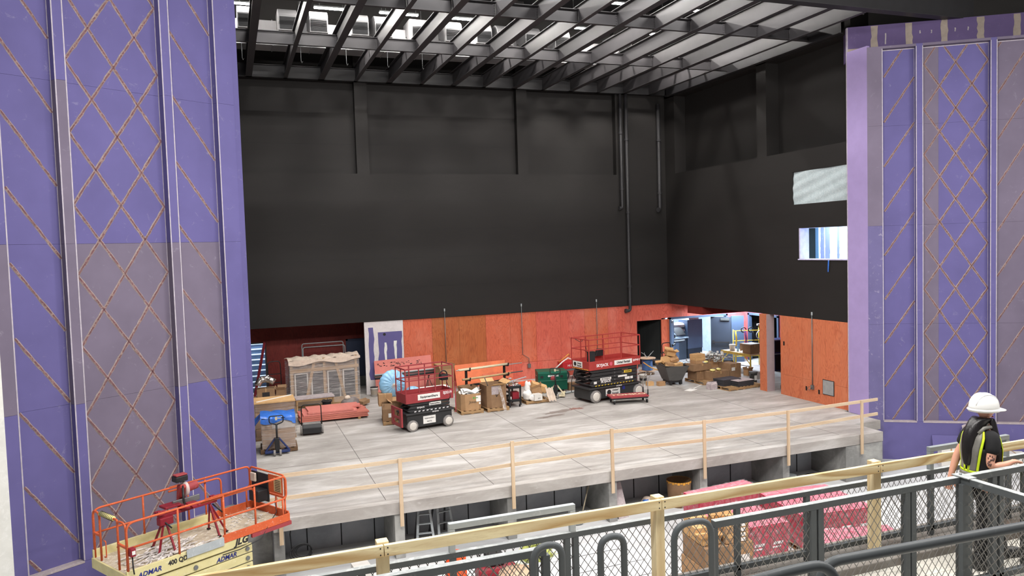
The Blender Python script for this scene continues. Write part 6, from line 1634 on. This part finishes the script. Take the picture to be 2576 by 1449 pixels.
tag(B().cbox((7.6, 12.6, F + .02), (1.9, 1.0, .02), rz=.08).build('plywood_sheet', WOODSPOOL), 'tan sheet lying on the white floor left of the carton tower', 'sheet')
# foot of the right purple wall
b = B(MR); b.prism([(1.9, -.35, -1.4), (3.0, -.35, -1.4), (3.0, -.04, -.55), (1.9, -.04, -.55)], (0, .02, 0)); tag(b.build('leaning_drywall', PURPLE), 'offcut of purple drywall leaning at the foot of the right wall', 'drywall')
t = thing('paper_roll_cover', 'torn grey paper hanging on the foot of the right purple wall', 'paper', (0, 0, 0)); B(MR).sheet(lambda u, v: (2.75 + u * .7 + .04 * math.sin(v * 9), -.1 - .04 * math.sin(u * 5), -.75 + v * .55 + .06 * math.sin(u * 9) * v), 10, 6, 0, False).build('paper', MUD, t, solid=.005)
for i in range(4):
    p = MR @ V((1.95 + i * .62, -.85, -1.4)); carton('%s of four pale cartons in a row at the foot of the right purple wall' % ['leftmost', 'second', 'third', 'rightmost'][i], p, R(-33), (.56, .4, .62 if i < 2 else .5), BUCKETW)
t = thing('rag_bundle', 'pinkish-white crumpled plastic on the lower floor behind the person', 'plastic', (13.9, 12.8, F)); B().blob((0, 0, .15), (.5, .35, .16), 0, 14, 7, .25, 3).build('plastic', FILMTOP, t, sub=1)
# ---------------------------------------------------------------- the person on the aisle
def skin(name, verts, edges, mat, parent, sub=2):
    """verts: (x, y, z, rx, ry); vertex 0 is the root"""
    me = bpy.data.meshes.new(name); me.from_pydata([v[:3] for v in verts], edges, []); me.materials.append(mat)
    o = bpy.data.objects.new(name, me); COL.objects.link(o)
    if parent: o.parent = parent
    sk = o.modifiers.new('skin', 'SKIN'); sk.use_smooth_shade = True; sk.branch_smoothing = .5
    for i, v in enumerate(verts):
        d = me.skin_vertices[0].data[i]; d.radius = (v[3], v[4] if len(v) > 4 else v[3]); d.use_root = i == 0
    s = o.modifiers.new('sub', 'SUBSURF'); s.levels = sub; s.render_levels = sub
    return o
pv = [(0, 0, .90, .13, .15), (0, 0, 1.04, .115, .14), (0, 0, 1.2, .12, .155), (.0, 0, 1.32, .075, .1), (.01, 0, 1.42, .05), (.03, 0, 1.49, .066), (.042, 0, 1.56, .086), (.035, 0, 1.63, .08),
      (.095, 0, 1.475, .036), (.128, 0, 1.545, .014),                                   # 8 chin, 9 nose
      (.0, -.155, 1.31, .046), (-.085, -.215, 1.06, .048), (.06, -.235, 1.075, .038), (.13, -.225, 1.095, .028), (.185, -.22, 1.105, .03),   # 10-14 right arm, palm
      (.0, .155, 1.31, .046), (-.1, .21, 1.07, .043), (-.175, .2, .88, .03), (-.2, .195, .8, .032),                                  # 15-18 left arm, palm
      (0, -.09, .84, .1), (-.03, -.1, .48, .066), (-.1, -.1, .12, .042), (0, .09, .84, .1), (.2, .1, .5, .066), (.31, .1, .12, .042)]     # 19-24 legs
pe = [(0, 1), (1, 2), (2, 3), (3, 4), (4, 5), (5, 6), (6, 7), (5, 8), (6, 9), (3, 10), (10, 11), (11, 12), (12, 13), (13, 14), (3, 15), (15, 16), (16, 17), (17, 18), (0, 19), (19, 20), (20, 21), (0, 22), (22, 23), (23, 24)]
def fingers(palm, fwd, side, down, lens, curl, base):
    """five fingers rooted inside the palm"""
    P = V(pv[palm][:3]); f = V(fwd).normalized(); s = V(side).normalized(); d = V(down).normalized()
    for i, l in enumerate(lens):
        k = P + f * .03 + s * (.03 - .02 * i); a = k + (f * .7 + d * curl * .5) * l * .55; b = a + (f * (.7 - curl * .6) + d * curl) * l * .5
        n = len(pv)
        for q, r in ((k, .011), (a, .009), (b, .0075)): pv.append((q.x, q.y, q.z, r))
        pe.extend([(palm, n), (n, n + 1), (n + 1, n + 2)])
    n = len(pv); k = P + s * .03 - f * .005; a = k + (f * .7 + s * .5 + d * .3) * .035; b = a + (f * .9 + d * .5) * .028
    for q, r in ((k, .012), (a, .011), (b, .009)): pv.append((q.x, q.y, q.z, r))
    pe.extend([(palm, n), (n, n + 1), (n + 1, n + 2)])
fingers(14, (1, .1, -.1), (0, 1, 0), (0, -.2, -1), (.075, .085, .08, .062), .5, 0)
fingers(18, (-.3, 0, -1), (1, -.2, 0), (.6, -.5, -.2), (.07, .08, .075, .06), .45, 0)
PX, PY, PZ = 6.80, 5.32, 2.75
person = thing('person', 'person in white hard hat, black clothes and lime-edged vest walking along the upper aisle', 'person', (PX, PY, PZ), R(-12))
person.scale = (.973, .973, .973)
body = skin('body', pv, pe, SKIN, person)
# face details
for s in (-1, 1): B().blob((.118, s * .034, 1.565), (.008, .013, .009), 0, 8, 5, 0).build('eye', PAPER, body)
B().blob((.118, 0, 1.502), (.012, .024, .008), 0, 8, 5, 0).build('mouth', pm('lips', (176, 96, 92), .5), body)
for s in (-1, 1): B().blob((.03, s * .088, 1.55), (.02, .01, .03), 0, 8, 6, 0).build('ear', SKIN, body)
b = B(); 
for s in (-1, 1): b.blob((.128, s * .036, 1.565), (.006, .028, .02), 0, 10, 6, 0); b.tube([(.125, s * .062, 1.57), (.03, s * .094, 1.572)], .004, 5)
b.build('sunglasses', INK, person)
# clothing
sv = [(0, 0, .93, .145, .165), (0, 0, 1.04, .13, .156), (0, 0, 1.2, .136, .172), (.0, 0, 1.34, .115, .16), (.008, 0, 1.405, .075)]
skin('t_shirt', sv, [(0, 1), (1, 2), (2, 3), (3, 4)], BLACKC, person)
for q in (-1, 1):
    ex = -.042 if q < 0 else -.055
    skin('sleeve', [(0, q * .06, 1.36, .075), (0, q * .15, 1.325, .085), (ex * .6, q * .182, 1.235, .072), (ex * 1.15, q * .195, 1.165, .069)], [(0, 1), (1, 2), (2, 3)], BLACKC, person)
tv = [(0, 0, .9, .148, .172), (0, 0, .98, .135, .16), (0, -.092, .82, .115), (-.03, -.1, .48, .083), (-.1, -.1, .1, .066), (0, .092, .82, .115), (.2, .1, .5, .083), (.31, .1, .12, .066)]
skin('trousers', tv, [(0, 1), (0, 2), (2, 3), (3, 4), (0, 5), (5, 6), (6, 7)], BLACKC, person)
for x, y, z, a in ((-.1, -.1, 0.0, 0), (.31, .1, 0.005, 6)):
    b = B(); b.lathe([(0, .0), (.062, .0), (.062, .1), (.058, .17), (0, .17)], 14, (x, y, z))
    b.blob((x + .1, y, z + .05), (.15, .05, .05), 0, 14, 8, 0); b.box(x - .06, x + .2, y - .045, y + .045, z, z + .03)
    b.build('boot', BLACKP, person, .01)
def ell(z):                      # torso half-widths with the vest on
    T = [(.84, .165, .19), (.92, .162, .188), (1.04, .152, .178), (1.2, .156, .195), (1.32, .125, .185), (1.385, .085, .13)]
    for (z0, a0, b0), (z1, a1, b1) in zip(T[:-1], T[1:]):
        if z <= z1:
            t = max(0, (z - z0) / (z1 - z0)); return a0 + (a1 - a0) * t, b0 + (b1 - b0) * t
    return T[-1][1:]
def band(p0, p1, z0, z1, off, mat, name, parent, nu=10, nv=10, lean=0):
    def fn(u, v):
        z = z0 + (z1 - z0) * v; a, c = ell(z); t = R(p0 + (p1 - p0) * u + lean * v); return ((a + off) * math.cos(t), (c + off) * math.sin(t), z)
    return B().sheet(fn, nu, nv).build(name, mat, parent, solid=.006)
vest = band(-360, 0, .86, 1.22, .006, BLACKC, 'safety_vest', person, 40, 10)
for c in (-160, 160, -38, 38):
    le = (-1 if c < 0 else 1) * (-14 if abs(c) > 90 else 14)
    band(c - 11, c + 11, .98, 1.385, .013, REFLECT, 'reflective_strip', vest, 4, 14, le)
    for d in (-15, 12): band(c + d, c + d + 7, .98, 1.385, .014, HIVIS, 'lime_edge', vest, 3, 14, le)
band(-360, 0, .9, .965, .013, REFLECT, 'reflective_strip', vest, 40, 3)
band(-360, 0, .862, .898, .014, HIVIS, 'lime_edge', vest, 40, 2); band(-360, 0, .966, .99, .014, HIVIS, 'lime_edge', vest, 40, 2)
b = B()                          # straps over the shoulders
for s in (-1, 1): b.tube([(-.1, s * .085, 1.36), (-.05, s * .1, 1.415), (.02, s * .1, 1.425), (.08, s * .09, 1.37)], .02, 8)
b.build('shoulder_strap', REFLECT, vest)
# hair
skin('hair', [(.005, 0, 1.56, .1, .098), (-.04, 0, 1.47, .098, .1), (-.105, -.01, 1.36, .085, .095), (-.15, -.02, 1.24, .06, .09), (-.17, -.03, 1.12, .042, .07), (-.175, -.03, 1.03, .02, .035),
              (.045, -.085, 1.5, .034), (.055, -.125, 1.36, .03), (.09, -.15, 1.24, .022), (.1, -.15, 1.14, .01), (.03, .085, 1.48, .034), (.03, .12, 1.34, .03)],
     [(0, 1), (1, 2), (2, 3), (3, 4), (4, 5), (0, 6), (6, 7), (7, 8), (8, 9), (0, 10), (10, 11)], HAIRM, person)
# hard hat
HZ = 1.595
b = B()
def dome(u, v):
    t = 2 * math.pi * u; p = v * math.pi / 2; rid = 1 + .035 * math.exp(-((math.sin(t) * math.cos(p)) / .16) ** 2) * math.sin(p)
    return (.03 + .142 * math.cos(p) * math.cos(t), .118 * math.cos(p) * math.sin(t), HZ + .148 * math.sin(p) ** .9 * rid)
b.sheet(dome, 40, 14)
def brim(u, v):
    t = 2 * math.pi * u; pk = max(0, math.cos(t)) ** 2; r = v * (.016 + .058 * pk)
    return (.03 + (.142 + r) * math.cos(t), (.118 + r) * math.sin(t), HZ - .012 * v - .01 * v * pk)
b.sheet(brim, 40, 4)
b.sheet(lambda u, v: (.03 + .146 * math.cos(6.2832 * u), .122 * math.sin(6.2832 * u), HZ - .028 + .03 * v), 40, 2)
hat = b.build('hard_hat', HATM, person, solid=.006)
for dy in (-.045, .045): B().tube([(.03 + .13 * math.cos(R(a)), dy * (1 + .2 * math.sin(R(a))), HZ + .006 + .146 * math.sin(R(a)) * (1 - abs(dy) * 1.6)) for a in range(15, 166, 15)], .006, 6).build('hat_ridge', HATM, hat)
# tattoo on the upper arm, pouch at the hip
b = B(); rnd = random.Random(8)
for k in range(16):
    f = rnd.uniform(.58, .9); c = V((.0, -.165, 1.33)).lerp(V((-.085, -.215, 1.06)), f); a = R(rnd.uniform(-165, -95)); r = .0435
    b.blob((c.x + r * math.cos(a), c.y + r * math.sin(a), c.z + rnd.uniform(-.01, .01)), (.008, .0025, .011), 0, 7, 5, .35, k)
b.build('tattoo', TATTOO, body)
B().cbox((-.14, .05, .82), (.09, .16, .2)).build('pouch', BLACKC, person, .02)
# ---------------------------------------------------------------- lights, world and camera
def area(name, loc, size, sy, power, col=(1, 1, 1), target=None, rot=None):
    l = bpy.data.lights.new(name, 'AREA'); l.shape = 'RECTANGLE'; l.size = size; l.size_y = sy; l.energy = power; l.color = col
    o = bpy.data.objects.new(name, l); COL.objects.link(o); o.location = loc
    d = V(target) - V(loc) if target else V((0, 0, -1))
    o.rotation_euler = d.to_track_quat('-Z', 'Y').to_euler()
    return o
# work lights under the roof of the auditorium
for i, (x, y) in enumerate(((0, 3.5), (8, 4), (16, 5), (21, 8), (4, 10), (12, 11))):
    area('house_lamp', (x, y, 12.6), 3.0, 1.0, 600, (1, .97, .94), (x + (9 - x) * .2, y + 5, 0))
area('balcony_lamp', (-1.0, 5.0, 14.6), 1.2, .5, 700, (1, .97, .95), (12, 26, 12.4))
for x in (2.0, 6.5, 11.0, 15.5): area('stage_lamp', (x, 20.3, 15.2), 1.25, .15, 230, (1, .98, .95))
for x in (2.0, 6.4, 10.8): area('stage_lamp', (x, 24.7, 15.9), 1.25, .15, 230, (1, .98, .95))
# daylight-white lamps in the side rooms
area('store_lamp', (22.0, 34.5, 3.1), 1.5, .6, 420, (.72, .86, 1))
area('side_room_lamp', (23.0, 30.8, 3.4), 1.2, 1.2, 420, (.7, .84, 1))
area('stair_lamp', (.7, 36.2, 4.6), 1.2, .6, 160, (.78, .88, 1))
area('booth_lamp', (XR + 1.1, 23.2, 6.8), .8, .6, 190, (.5, .8, 1))
W = bpy.data.worlds.new('hall'); S.world = W; W.use_nodes = True
W.node_tree.nodes['Background'].inputs['Color'].default_value = (1, .98, .97, 1)
W.node_tree.nodes['Background'].inputs['Strength'].default_value = .22
cam = bpy.data.cameras.new('camera'); co = bpy.data.objects.new('camera', cam); COL.objects.link(co)
cam.sensor_width = 36; cam.sensor_fit = 'HORIZONTAL'; cam.lens = 36 * 1917.0 / 2576.0; cam.clip_start = .1; cam.clip_end = 200
co.matrix_world = Matrix(((0.937033, 0.046839, -0.346085, 0.000), (-0.347911, 0.038847, -0.936722, 0.000), (-0.030431, 0.998147, 0.052697, 6.000), (0, 0, 0, 1)))
S.camera = co
S.view_settings.view_transform = 'Standard'; S.view_settings.look = 'None'; S.view_settings.exposure = .46; S.view_settings.gamma = 1
S.view_settings.use_curve_mapping = False
S.cycles.max_bounces = 5; S.cycles.diffuse_bounces = 3; S.cycles.glossy_bounces = 2; S.cycles.transparent_max_bounces = 16
